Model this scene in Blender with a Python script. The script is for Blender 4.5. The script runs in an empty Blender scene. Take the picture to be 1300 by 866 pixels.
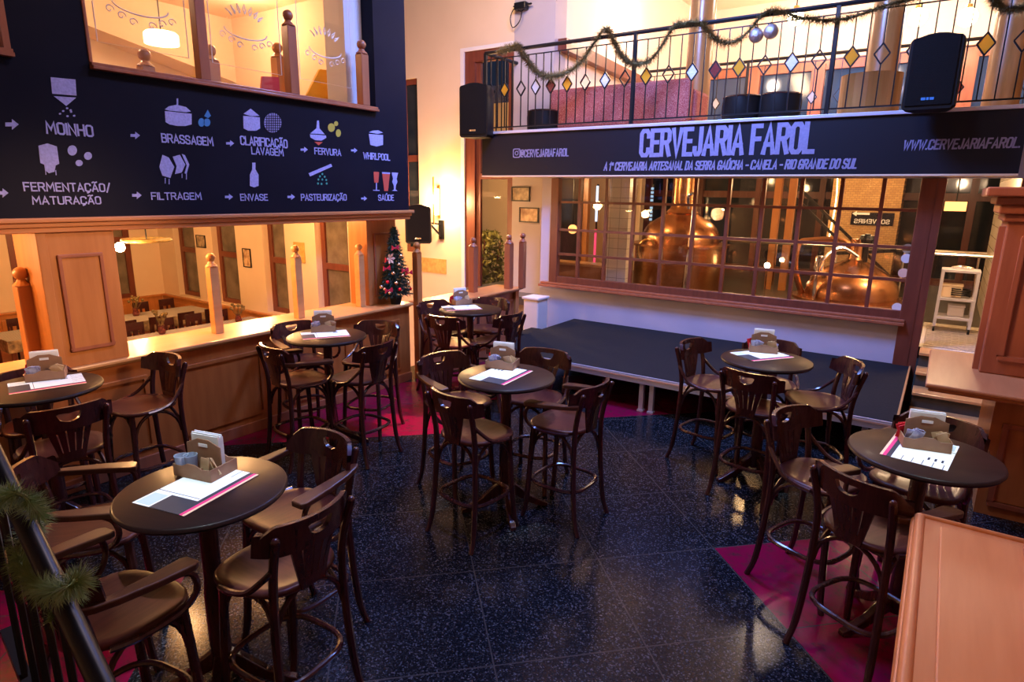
import bpy, bmesh, math, random
from mathutils import Vector, Matrix
random.seed(7)
PI = math.pi
scene = bpy.context.scene
COL = scene.collection

# ------------------------------------------------------------------ camera
CAM = Vector((0, 0, 2.4)); FPX = 788.0
_yaw, _pit, _rol = 0.5999, 0.2354, 0.01443
_f = Vector((-math.sin(_yaw)*math.cos(_pit), math.cos(_yaw)*math.cos(_pit), -math.sin(_pit)))
_r = Vector((math.cos(_yaw), math.sin(_yaw), 0)); _u = _r.cross(_f)
_r2 = _r*math.cos(_rol)+_u*math.sin(_rol); _u2 = _u*math.cos(_rol)-_r*math.sin(_rol)
cd = bpy.data.cameras.new('camera'); cam = bpy.data.objects.new('camera', cd); COL.objects.link(cam)
cd.sensor_width = 36; cd.lens = FPX/1300*36; cd.clip_start = .05; cd.clip_end = 200
m = Matrix((_r2, _u2, -_f)).transposed().to_4x4(); m.translation = CAM; cam.matrix_world = m
scene.camera = cam
def ray(px, py): return _f + _r2*((px-650)/FPX) - _u2*((py-433)/FPX)
def on_z(px, py, z): d = ray(px, py); return CAM + d*((z-CAM.z)/d.z)      # photo point -> point at that height
def on_x(px, py, x): d = ray(px, py); return CAM + d*(x/d.x)
def on_y(px, py, y): d = ray(px, py); return CAM + d*(y/d.y)

# ------------------------------------------------------------------ world, lights, exposure
w = bpy.data.worlds.new('night'); scene.world = w; w.use_nodes = True
w.node_tree.nodes['Background'].inputs[0].default_value = (.05, .07, .14, 1)
w.node_tree.nodes['Background'].inputs[1].default_value = .25
scene.view_settings.view_transform = 'Standard'; scene.view_settings.look = 'None'
scene.view_settings.gamma = 1; scene.view_settings.use_curve_mapping = False
scene.view_settings.exposure = 0.0
def lamp(kind, loc, power, col, size=.1, target=None, spot=None, blend=.5, sy=None, name='lamp_light'):
    l = bpy.data.lights.new(name, kind); l.energy = power; l.color = col
    if kind == 'AREA':
        l.size = size
        if sy: l.shape = 'RECTANGLE'; l.size_y = sy
    else: l.shadow_soft_size = size
    if kind == 'SPOT': l.spot_size = math.radians(spot); l.spot_blend = blend
    o = bpy.data.objects.new(name, l); COL.objects.link(o); o.location = loc
    if target is not None:
        o.rotation_euler = (Vector(target)-Vector(loc)).to_track_quat('-Z', 'Y').to_euler()
    return o
WARM = (1, .60, .27); AMBER = (1, .48, .16); LAV = (.42, .40, 1.0); COOL = (.76, .95, 1.0); BLUE = (.16, .28, 1.0); STAGE = (.20, .35, 1.0); DINE = (1, .52, .20)
# hall: stage wash, cool table spots, blue floor spot, warm lamp above the near right ledge
lamp('AREA', (-2.9, 5.9, 5.9), 560, STAGE, 1.2, (-3.0, 8.7, .5), name='stage_wash')
lamp('SPOT', (-1.2, 2.2, 6.2), 620, BLUE, .12, (-1.75, 2.7, 0), 42, .8, name='blue_floor_spot')
lamp('AREA', (-2.2, 3.4, 6.3), 95, (.86, .70, .90), .9, (-2.2, 3.4, 0), name='hall_downlight')
for tx, ty, e in ((-2.62, 1.33, 1050), (-4.88, 1.5, 420), (-4.6, 3.66, 520), (-4.42, 5.56, 560), (-2.53, 3.6, 950), (-1.07, 5.32, 900), (.06, 3.8, 1050)):
    lamp('SPOT', (tx+.5, ty-.5, 6.2), e, COOL, .05, (tx, ty, 1.08), 13, .7, name='table_spot')
lamp('SPOT', (-.25, 2.3, 3.6), 50, (1, .50, .20), .08, (.35, 2.45, 1.0), 40, .6, name='near_ledge_spot')
lamp('SPOT', (-2.6, 6.2, 5.6), 2600, (1, .34, .10), .03, (-4.30, 4.62, 0), 9, .15, name='warm_patch_fill')  # added light without a fixture, makes the warm patch on the floor
lamp('SPOT', (.9, 4.0, 4.2), 1500, (1, .58, .32), .3, (-5.4, 1.9, 1.75), 17, .8, name='left_wall_fill')  # added warm fill for the left panelled column, no fixture here
lamp('SPOT', (-4.2, 2.4, 5.8), 1300, (1, .50, .30), .2, (.6, 6.2, 2.15), 16, .7, name='right_column_fill')  # added warm fill that brightens the right column, no fixture here
lamp('AREA', (-5.0, 6.4, 6.3), 135, (1, .64, .36), .8, (-7.6, 9.2, 4.2), name='upper_wall_fill')  # added fill; stands in for mezzanine light reaching the upper cream wall
# lower left dining room, upper left room, mezzanine, brewery
for p, e in (((-6.0, .95, 2.1), 55), ((-6.0, 2.8, 2.1), 50), ((-6.1, 3.75, 2.1), 40), ((-6.4, 4.75, 2.14), 30), ((-7.4, 2.4, 1.85), 70), ((-8.2, 5.2, 1.9), 150), ((-11.5, 4.0, 1.9), 170), ((-11.5, 7.6, 1.9), 170), ((-15.5, 6.4, 1.9), 190), ((-7.4, 7.4, 1.5), 50), ((-7.0, 0.6, 1.85), 120)):
    lamp('POINT', p, e, DINE, .1, name='dining_room_light')
for p in ((-7.4, 2.8, 4.5), (-7.6, 5.0, 4.5)):
    lamp('POINT', p, 62, (1, .60, .34), .15, name='upper_room_light')
for p in ((-4.7, 11.6, 5.5), (-3.0, 14.2, 5.9), (-.6, 13.9, 5.7), (1.0, 13.0, 5.5), (-1.8, 11.0, 5.7)):
    lamp('POINT', p, 125, (1, .76, .58), .15, name='mezzanine_light')
for p in ((-4.6, 10.0, 2.85), (-2.2, 10.3, 2.9), (-.3, 10.2, 2.9), (-3.2, 12.6, 2.6), (-1.2, 13.0, 2.6)):
    lamp('POINT', p, 42, WARM, .1, name='brewery_light')
lamp('POINT', (.2, 9.3, 2.8), 85, (1, .68, .40), .1, name='doorway_fill')  # added fill to brighten the floor inside the doorway

# ------------------------------------------------------------------ materials
def mat(name, col, rough=.5, metal=0., spec=.5, noise=None, scale=8., stretch=(1, 1, 1), bump=0., coat=0., emit=None, es=1., alpha=1., trans=0., ior=1.45, detail=4):
    M = bpy.data.materials.new(name); M.use_nodes = True; nt = M.node_tree; b = nt.nodes['Principled BSDF']
    b.inputs['Base Color'].default_value = (*col, 1); b.inputs['Roughness'].default_value = rough
    b.inputs['Metallic'].default_value = metal; b.inputs['Specular IOR Level'].default_value = spec
    b.inputs['Coat Weight'].default_value = coat; b.inputs['Coat Roughness'].default_value = .15
    b.inputs['Transmission Weight'].default_value = trans; b.inputs['IOR'].default_value = ior; b.inputs['Alpha'].default_value = alpha
    if emit: b.inputs['Emission Color'].default_value = (*emit, 1); b.inputs['Emission Strength'].default_value = es
    if noise or bump:
        tc = nt.nodes.new('ShaderNodeTexCoord'); mp = nt.nodes.new('ShaderNodeMapping'); mp.inputs['Scale'].default_value = stretch
        n = nt.nodes.new('ShaderNodeTexNoise'); n.inputs['Scale'].default_value = scale; n.inputs['Detail'].default_value = detail
        nt.links.new(tc.outputs['Object'], mp.inputs[0]); nt.links.new(mp.outputs[0], n.inputs['Vector'])
        if noise:
            r = nt.nodes.new('ShaderNodeValToRGB'); r.color_ramp.elements[0].position = .3; r.color_ramp.elements[1].position = .7
            r.color_ramp.elements[0].color = (*col, 1); r.color_ramp.elements[1].color = (*noise, 1)
            nt.links.new(n.outputs['Fac'], r.inputs[0]); nt.links.new(r.outputs[0], b.inputs['Base Color'])
        if bump:
            bp = nt.nodes.new('ShaderNodeBump'); bp.inputs['Strength'].default_value = bump; bp.inputs['Distance'].default_value = .01
            nt.links.new(n.outputs['Fac'], bp.inputs['Height']); nt.links.new(bp.outputs[0], b.inputs['Normal'])
    return M
def glass(name, col=(1, 1, 1), refl=.12, rough=.02):
    # thin architectural pane: mostly see-through with a glossy reflection
    M = bpy.data.materials.new(name); M.use_nodes = True; nt = M.node_tree; nt.nodes.remove(nt.nodes['Principled BSDF'])
    t = nt.nodes.new('ShaderNodeBsdfTransparent'); t.inputs[0].default_value = (*col, 1)
    g = nt.nodes.new('ShaderNodeBsdfGlossy'); g.inputs['Roughness'].default_value = rough
    mx = nt.nodes.new('ShaderNodeMixShader'); mx.inputs[0].default_value = refl
    nt.links.new(t.outputs[0], mx.inputs[1]); nt.links.new(g.outputs[0], mx.inputs[2])
    nt.links.new(mx.outputs[0], nt.nodes['Material Output'].inputs[0]); return M
V = {}
V['chair'] = mat('dark_chair_wood', (.036, .010, .010), .25, noise=(.064, .018, .017), scale=10, stretch=(6, 6, 1), coat=.4)
V['seat'] = mat('chair_seat_wood', (.055, .014, .012),   .33, spec=.2, noise=(.090, .025, .019), scale=6, stretch=(8, 1, 1), coat=.08)
V['arm'] = mat('worn_arm_wood', (.055, .018, .010), .32, noise=(.095, .034, .018), scale=6, stretch=(8, 1, 1), coat=.2)
V['tabletop'] = mat('table_top_wood', (.012, .0045, .0045), .40, spec=.16, noise=(.020, .007, .007), scale=5, stretch=(1, 9, 1), coat=.03)
V['iron'] = mat('black_iron', (.012, .012, .014), .35, metal=.3)
V['chrome'] = mat('chrome', (.7, .7, .72), .15, metal=1)
V['alu'] = mat('aluminium', (.62, .62, .70), .35, metal=.3)
V['gilt'] = mat('golden_brown_wood', (.30, .14, .035), .32, noise=(.40, .20, .055), scale=3, stretch=(5, 5, .6), coat=.3)
V['orange'] = mat('orange_wood', (.42, .155, .040), .36, noise=(.52, .21, .06), scale=3, stretch=(5, 5, .6), coat=.2)
V['honey'] = mat('honey_wood', (.60, .30, .10), .30, noise=(.68, .37, .14), scale=3, stretch=(6, .7, 6), coat=.3)
V['rosewood'] = mat('reddish_wood', (.30, .095, .045), .36, noise=(.38, .13, .06), scale=3, stretch=(5, 5, .6), coat=.2)
V['ledge'] = mat('ledge_wood', (.52, .20, .07), .34, noise=(.59, .25, .095), scale=3, stretch=(7, .6, 7), coat=.1)
V['frame'] = mat('window_wood', (.13, .035, .020), .38, noise=(.18, .05, .028), scale=4, stretch=(5, 5, .6), coat=.1)
V['cream'] = mat('cream_paint', (.72, .56, .38), .75, noise=(.76, .60, .42), scale=1.5, bump=.04)
V['white'] = mat('white_paint', (.72, .69, .68), .7, noise=(.76, .73, .72), scale=1.5, bump=.04)
V['peachwall'] = mat('peach_paint', (.80, .64, .50), .75, noise=(.83, .67, .53), scale=1.5)
V['stagetint'] = mat('stage_tinted_paint', (.44, .44, .56), .65, noise=(.48, .48, .60), scale=2.5, bump=.03)  # cream wall with the lavender of the stage light put into its colour
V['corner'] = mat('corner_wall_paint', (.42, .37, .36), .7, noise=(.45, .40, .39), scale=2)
V['board'] = mat('chalkboard_paint', (.008, .009, .019), .45, spec=.08, noise=(.010, .011, .023), scale=2)
V['fascia'] = mat('fascia_paint', (.010, .010, .016), .5, spec=.25)
V['chalk'] = mat('chalk_white', (.46, .47, .86), .8, noise=(.33, .34, .66), scale=60)
V['chalkdim'] = mat('lilac_letter_paint', (.26, .24, .40), .7, noise=(.20, .19, .33), scale=30)
V['chalkblue'] = mat('chalk_blue', (.06, .24, .55), .8); V['chalkred'] = mat('chalk_red', (.65, .10, .06), .8)
V['chalkyel'] = mat('chalk_yellow', (.55, .45, .06), .8); V['chalkgreen'] = mat('chalk_green', (.08, .42, .32), .8)
V['black'] = mat('black_plastic', (.010, .009, .009), .5, spec=.2); V['blackmesh'] = mat('speaker_grille', (.007, .006, .006), .8, spec=.08, bump=.4, scale=220, noise=(.012, .011, .011))
V['deck'] = mat('stage_carpet', (.013, .014, .017), .9, spec=.2, noise=(.018, .019, .023), scale=40, bump=.15)
V['glass'] = glass('window_glass', (1, 1, 1), .05); V['nightglass'] = mat('night_window_glass', (.010, .016, .026), .06, spec=.6, noise=(.03, .035, .04), scale=2.5)
V['paintedrefl'] = mat('painted_reflection_glass', (.10, .082, .062), .12, noise=(.20, .165, .125), scale=3)  # reflections of the lit room painted into the pane colour
V['bluewindow'] = mat('dusk_window_glass', (.02, .035, .07), .08, emit=(.10, .16, .32), es=.25)
V['tank'] = mat('copper', (.58, .29, .14), .27, metal=1, noise=(.44, .20, .09), scale=3)
V['tile'] = mat('white_tile', (.70, .66, .58), .25)
V['paper'] = mat('paper_white', (.86, .88, .90), .8); V['ink'] = mat('paper_ink', (.03, .03, .045), .7); V['pink'] = mat('paper_pink', (.70, .03, .18), .7)
V['peach'] = mat('paper_peach', (.80, .52, .36), .7); V['teal'] = mat('paper_tint', (.50, .62, .68), .7)
V['card'] = mat('brown_cardboard', (.28, .15, .085), .8, noise=(.34, .19, .11), scale=25)
V['cupglass'] = mat('clear_glass', (.62, .74, .95), .08, trans=.45, ior=1.3)
V['red'] = mat('red_sachet', (.55, .01, .02), .45); V['sachet'] = mat('printed_sachet', (.55, .57, .72), .4, noise=(.2, .2, .4), scale=45)
V['tinsel'] = mat('green_tinsel', (.13, .24, .06), .5, noise=(.22, .28, .13), scale=30)
V['tinselgold'] = mat('golden_tinsel', (.24, .16, .05), .45, noise=(.10, .08, .03), scale=20)
V['ball'] = mat('gold_bauble', (.85, .62, .40), .2, metal=.9); V['redball'] = mat('red_bauble', (.6, .02, .04), .2, metal=.5)
V['disco'] = mat('glitter_silver', (.45, .42, .42), .3, metal=.9, bump=.9, scale=90)
V['bow'] = mat('red_ribbon', (.55, .015, .05), .5); V['needle'] = mat('dark_fir', (.015, .045, .03), .6)
V['amberpane'] = mat('amber_glass', (.80, .40, .03), .2, trans=.4); V['clearpane'] = mat('rippled_clear_glass', (.75, .78, .82), .12, bump=.8, scale=60, trans=.4)
V['redpane'] = mat('smoky_red_glass', (.25, .06, .05), .15, trans=.5)
V['lampshade'] = mat('lamp_glow', (1, .8, .5), .5, emit=(1, .66, .30), es=9.); V['bulb'] = mat('bulb_glow', (1, .9, .7), .5, emit=(1, .75, .42), es=45.)
V['ledcool'] = mat('cool_light', (.8, .9, 1), .5, emit=(.55, .75, 1), es=1.6); V['ledred'] = mat('red_light', (1, .1, .2), .5, emit=(.8, .05, .15), es=1.2); V['ledblue'] = mat('blue_light', (.3, .6, 1), .5, emit=(.12, .35, .7), es=.8)
V['amberlamp'] = mat('amber_lamp_glow', (1, .5, .2), .5, emit=(1, .42, .12), es=2.0)
V['brass'] = mat('brass', (.55, .36, .12), .3, metal=1)
V['grate'] = mat('steel_grate', (.62, .56, .48), .35, metal=.6)
V['darkfloor'] = mat('dark_stone', (.05, .045, .04), .3, noise=(.08, .07, .06), scale=8)
V['yellow'] = mat('yellow_banner', (.80, .42, .02), .7); V['redcloth'] = mat('red_banner', (.6, .03, .02), .7)
V['etch'] = mat('etched_glass', (1, .97, .92), .8, alpha=.85)
V['parapet'] = mat('red_brown_panel_wood', (.36, .105, .022), .38, noise=(.45, .15, .035), scale=3, stretch=(5, 5, .6), coat=.15)
V['gold'] = mat('gold_poster', (.62, .42, .12), .5, noise=(.42, .27, .07), scale=14)
V['print'] = mat('dark_print', (.10, .08, .06), .4, noise=(.55, .42, .25), scale=9, detail=2)
V['print2'] = mat('amber_print', (.20, .07, .03), .4, noise=(.80, .60, .35), scale=7, detail=2)
V['leafbush'] = mat('bush_leaf', (.20, .17, .03), .6, noise=(.07, .08, .02), scale=4)

def node_mat(name, rough, build):
    M = bpy.data.materials.new(name); M.use_nodes = True; nt = M.node_tree; b = nt.nodes['Principled BSDF']
    b.inputs['Roughness'].default_value = rough
    build(nt, b); return M
def mth(nt, op, a, b=None, c=None):
    n = nt.nodes.new('ShaderNodeMath'); n.operation = op
    for i, v in enumerate((a, b, c)):
        if v is None: continue
        if isinstance(v, (int, float)): n.inputs[i].default_value = v
        else: nt.links.new(v, n.inputs[i])
    return n.outputs[0]
def mixc(nt, fac, a, b):
    n = nt.nodes.new('ShaderNodeMix'); n.data_type = 'RGBA'
    for i, v in ((0, fac), (6, a), (7, b)):
        if isinstance(v, (int, float)): n.inputs[i].default_value = v
        elif isinstance(v, tuple): n.inputs[i].default_value = (*v, 1)
        else: nt.links.new(v, n.inputs[i])
    return n.outputs[2]
def granite(nt, b):
    # polished dark granite laid diagonally, thin joints, crimson diamond inlays
    tc = nt.nodes.new('ShaderNodeTexCoord'); sp = nt.nodes.new('ShaderNodeSeparateXYZ'); nt.links.new(tc.outputs['Object'], sp.inputs[0])
    u = mth(nt, 'SUBTRACT', sp.outputs[1], sp.outputs[0]); v = mth(nt, 'ADD', sp.outputs[1], sp.outputs[0])
    def joint(c, off):
        f = mth(nt, 'FRACT', mth(nt, 'DIVIDE', mth(nt, 'ADD', c, off+119), 1.19))
        return mth(nt, 'LESS_THAN', mth(nt, 'ABSOLUTE', mth(nt, 'SUBTRACT', f, .5)), .005)
    j = mth(nt, 'MAXIMUM', joint(u, .595-3.84), joint(v, .595-.62))
    def diamond(u0, u1, v0, v1):
        a = mth(nt, 'COMPARE', u, (u0+u1)/2, (u1-u0)/2); c = mth(nt, 'COMPARE', v, (v0+v1)/2, (v1-v0)/2)
        return mth(nt, 'MULTIPLY', a, c)
    d = diamond(2.65, 5.03, 3.01, 5.39)
    for q in ((8.42, 11.0, -3.2, 1.3), (8.7, 11.0, 3.01, 5.39), (3.0, 5.4, -4.2, -1.95), (9.79, 12.2, .3, 2.0)):
        d = mth(nt, 'MAXIMUM', d, diamond(*q))
    n = nt.nodes.new('ShaderNodeTexVoronoi'); n.inputs['Scale'].default_value = 130; nt.links.new(tc.outputs['Object'], n.inputs['Vector'])
    sc = nt.nodes.new('ShaderNodeSeparateColor'); nt.links.new(n.outputs['Color'], sc.inputs[0])
    r = nt.nodes.new('ShaderNodeValToRGB'); cr = r.color_ramp
    cr.elements[0].position = .45; cr.elements[0].color = (.005, .006, .009, 1); cr.elements[1].position = .98; cr.elements[1].color = (.075, .08, .095, 1)
    e = cr.elements.new(.82); e.color = (.013, .015, .019, 1)
    nt.links.new(sc.outputs[0], r.inputs[0])
    n2 = nt.nodes.new('ShaderNodeTexNoise'); n2.inputs['Scale'].default_value = 12; n2.inputs['Detail'].default_value = 8; n2.inputs['Roughness'].default_value = .8; nt.links.new(tc.outputs['Object'], n2.inputs['Vector'])
    r2 = nt.nodes.new('ShaderNodeValToRGB'); r2.color_ramp.elements[0].position = .50; r2.color_ramp.elements[0].color = (.21, .003, .036, 1)
    r2.color_ramp.elements[1].position = .66; r2.color_ramp.elements[1].color = (.05, .025, .022, 1); nt.links.new(n2.outputs[0], r2.inputs[0])
    c = mixc(nt, d, r.outputs[0], r2.outputs[0]); c = mixc(nt, j, c, (.045, .042, .040))
    nt.links.new(c, b.inputs['Base Color'])
    b.inputs['Roughness'].default_value = .17; b.inputs['Specular IOR Level'].default_value = .16
V['granite'] = node_mat('granite_floor', .17, granite)
def brick(nt, b):
    tc = nt.nodes.new('ShaderNodeTexCoord'); mp = nt.nodes.new('ShaderNodeMapping'); mp.inputs['Rotation'].default_value = (PI/2, 0, 0)
    t = nt.nodes.new('ShaderNodeTexBrick'); t.inputs['Scale'].default_value = 6; t.inputs['Color1'].default_value = (.50, .30, .12, 1); t.inputs['Color2'].default_value = (.40, .22, .09, 1)
    t.inputs['Mortar'].default_value = (.22, .14, .08, 1); nt.links.new(tc.outputs['Object'], mp.inputs[0]); nt.links.new(mp.outputs[0], t.inputs['Vector'])
    nt.links.new(t.outputs[0], b.inputs['Base Color'])
V['brick'] = node_mat('pale_brick', .8, brick)
def tiled(nt, b):
    tc = nt.nodes.new('ShaderNodeTexCoord'); mp = nt.nodes.new('ShaderNodeMapping'); mp.inputs['Rotation'].default_value = (PI/2, 0, 0)
    t = nt.nodes.new('ShaderNodeTexBrick'); t.inputs['Scale'].default_value = 3; t.offset = 0; t.inputs['Mortar Size'].default_value = .012; t.inputs['Brick Width'].default_value = .5; t.inputs['Row Height'].default_value = .5
    t.inputs['Color1'].default_value = t.inputs['Color2'].default_value = (.70, .64, .54, 1); t.inputs['Mortar'].default_value = (.3, .26, .2, 1)
    nt.links.new(tc.outputs['Object'], mp.inputs[0]); nt.links.new(mp.outputs[0], t.inputs['Vector']); nt.links.new(t.outputs[0], b.inputs['Base Color'])
V['tiles'] = node_mat('white_wall_tile', .25, tiled)
def paisley(nt, b):
    tc = nt.nodes.new('ShaderNodeTexCoord'); n = nt.nodes.new('ShaderNodeTexNoise'); n.inputs['Scale'].default_value = 9; n.inputs['Distortion'].default_value = 2.5
    nt.links.new(tc.outputs['Object'], n.inputs['Vector']); s = mth(nt, 'SINE', mth(nt, 'MULTIPLY', n.outputs[0], 60))
    nt.links.new(mixc(nt, mth(nt, 'GREATER_THAN', s, .55), (.30, .055, .05), (.52, .20, .15)), b.inputs['Base Color'])
V['paisley'] = node_mat('red_paisley_fabric', .85, paisley)
def check(nt, b):
    tc = nt.nodes.new('ShaderNodeTexCoord'); t = nt.nodes.new('ShaderNodeTexChecker'); t.inputs['Scale'].default_value = 24
    t.inputs[1].default_value = (.46, .43, .40, 1); t.inputs[2].default_value = (.20, .19, .18, 1)
    nt.links.new(tc.outputs['Object'], t.inputs[0]); nt.links.new(t.outputs[0], b.inputs['Base Color'])
V['check'] = node_mat('checked_tablecloth', .8, check)

# ------------------------------------------------------------------ mesh helpers
class MB:
    def __init__(s): s.bm = bmesh.new(); s.mi = 0
    def mat(s, i): s.mi = i; return s
    def face(s, vs):
        try: f = s.bm.faces.new(vs); f.material_index = s.mi; return f
        except ValueError: return None
    def v(s, p): return s.bm.verts.new(p)
    def box(s, x0, x1, y0, y1, z0, z1):
        p = [s.v((x, y, z)) for z in (z0, z1) for x, y in ((x0, y0), (x1, y0), (x1, y1), (x0, y1))]
        for q in ((3, 2, 1, 0), (4, 5, 6, 7), (0, 1, 5, 4), (1, 2, 6, 5), (2, 3, 7, 6), (3, 0, 4, 7)): s.face([p[i] for i in q])
        return s
    def prism(s, pts, off):
        off = Vector(off); a = [s.v(p) for p in pts]; b = [s.v(Vector(p)+off) for p in pts]; n = len(pts)
        s.face(a[::-1]); s.face(b)
        for i in range(n): s.face([a[i], a[(i+1) % n], b[(i+1) % n], b[i]])
        return s
    def bar(s, p0, p1, wx, wz=None, up=(0, 0, 1)):
        p0 = Vector(p0); p1 = Vector(p1); d = (p1-p0).normalized(); upv = Vector(up)
        if abs(d.dot(upv)) > .95: upv = Vector((0, 1, 0))
        sd = d.cross(upv).normalized(); u2 = sd.cross(d); wz = wz or wx
        return s.prism([p0+sd*a*wx/2+u2*b*wz/2 for a, b in ((-1, -1), (1, -1), (1, 1), (-1, 1))], p1-p0)
    def tube(s, pts, r, n=8, closed=False, caps=True):
        pts = [Vector(p) for p in pts]; N = len(pts); R = r if isinstance(r, (list, tuple)) else [r]*N; rings = []; ref = None
        for i, p in enumerate(pts):
            a = pts[(i-1) % N] if (closed or i > 0) else p; b = pts[(i+1) % N] if (closed or i < N-1) else p
            t = (b-a).normalized()
            if ref is None: ref = Vector((0, 0, 1)) if abs(t.z) < .9 else Vector((1, 0, 0))
            sd = t.cross(ref).normalized(); ref = sd.cross(t).normalized()
            rings.append([s.v(p+(sd*math.cos(2*PI*k/n)+ref*math.sin(2*PI*k/n))*R[i]) for k in range(n)])
        for i in range(N if closed else N-1):
            A, B = rings[i], rings[(i+1) % N]
            for k in range(n): s.face([A[k], A[(k+1) % n], B[(k+1) % n], B[k]])
        if caps and not closed: s.face(rings[0][::-1]); s.face(rings[-1])
        return s
    def lathe(s, prof, c=(0, 0, 0), n=24, axis='z', sx=1, sy=1):
        c = Vector(c); rings = []
        for r, h in prof:
            if r < 1e-5: rings.append([s.v(c+s._ax(0, 0, h, axis))]); continue
            rings.append([s.v(c+s._ax(r*sx*math.cos(2*PI*k/n), r*sy*math.sin(2*PI*k/n), h, axis)) for k in range(n)])
        for A, B in zip(rings, rings[1:]):
            for k in range(n):
                k2 = (k+1) % n
                if len(A) == 1 and len(B) == 1: continue
                if len(A) == 1: s.face([A[0], B[k], B[k2]])
                elif len(B) == 1: s.face([A[k], A[k2], B[0]])
                else: s.face([A[k], A[k2], B[k2], B[k]])
        if len(rings[0]) > 1: s.face(rings[0][::-1])
        if len(rings[-1]) > 1: s.face(rings[-1])
        return s
    @staticmethod
    def _ax(a, b, h, axis): return Vector((a, b, h)) if axis == 'z' else Vector((h, a, b)) if axis == 'x' else Vector((a, h, b))
    def ball(s, c, r, n=14, sz=1.):
        m_ = 8; return s.lathe([(r*math.sin(PI*i/m_), -r*sz*math.cos(PI*i/m_)) for i in range(m_+1)], c, n)
    def build(s, name, material, parent=None, smooth=False, bevel=0, world=False, auto=35, solid=0):
        me = bpy.data.meshes.new(name)
        bmesh.ops.remove_doubles(s.bm, verts=s.bm.verts, dist=1e-6)
        bmesh.ops.recalc_face_normals(s.bm, faces=s.bm.faces)
        if world and parent is not None: bmesh.ops.translate(s.bm, verts=s.bm.verts, vec=-parent.location)
        if smooth:
            for f in s.bm.faces: f.smooth = True
            for e in s.bm.edges:
                if len(e.link_faces) == 2 and e.calc_face_angle(0) > math.radians(auto): e.smooth = False
        s.bm.to_mesh(me); s.bm.free()
        for q in (material if isinstance(material, (list, tuple)) else [material]): me.materials.append(V[q] if isinstance(q, str) else q)
        o = bpy.data.objects.new(name, me); COL.objects.link(o)
        if parent is not None: o.parent = parent
        if bevel:
            b = o.modifiers.new('bevel', 'BEVEL'); b.width = bevel; b.segments = 2; b.limit_method = 'ANGLE'
        return o
def bx(*a): return MB().box(*a)
def thing(name, label, cat, loc=(0, 0, 0), rz=0, group=None):
    o = bpy.data.objects.new(name, None); COL.objects.link(o); o.location = loc; o.rotation_euler = (0, 0, rz); o.empty_display_size = .1
    return tag(o, label, cat, group)
def tag(o, label, cat, group=None, kind=None):
    o['label'] = label; o['category'] = cat
    if group: o['group'] = group
    if kind: o['kind'] = kind
    return o
def struct(name, mb, material, parent=None, **k):
    o = mb.build(name, material, parent, **k)
    if parent is None: o['kind'] = 'structure'
    return o
def dup(root, loc, rz, label=None, group=None):
    r = root.copy(); COL.objects.link(r); r.location = loc; r.rotation_euler = (0, 0, rz)
    if label: r['label'] = label
    if group: r['group'] = group
    for ch in list(root.children):
        c = ch.copy(); COL.objects.link(c); c.parent = r
        for g in list(ch.children):
            d = g.copy(); COL.objects.link(d); d.parent = c
    return r
def bez(p0, p1, p2, p3, n=8):
    p0, p1, p2, p3 = map(Vector, (p0, p1, p2, p3))
    return [p0*(1-t)**3+p1*3*t*(1-t)**2+p2*3*t*t*(1-t)+p3*t**3 for t in [i/n for i in range(n+1)]]
def spline(pts, n=6):
    pts = [Vector(p) for p in pts]; out = []
    for i in range(len(pts)-1):
        a = pts[max(i-1, 0)]; b = pts[i]; c = pts[i+1]; d = pts[min(i+2, len(pts)-1)]
        for k in range(n):
            t = k/n; out.append(.5*((2*b)+(c-a)*t+(2*a-5*b+4*c-d)*t*t+(3*b-a-3*c+d)*t**3))
    return out+[pts[-1]]
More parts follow.
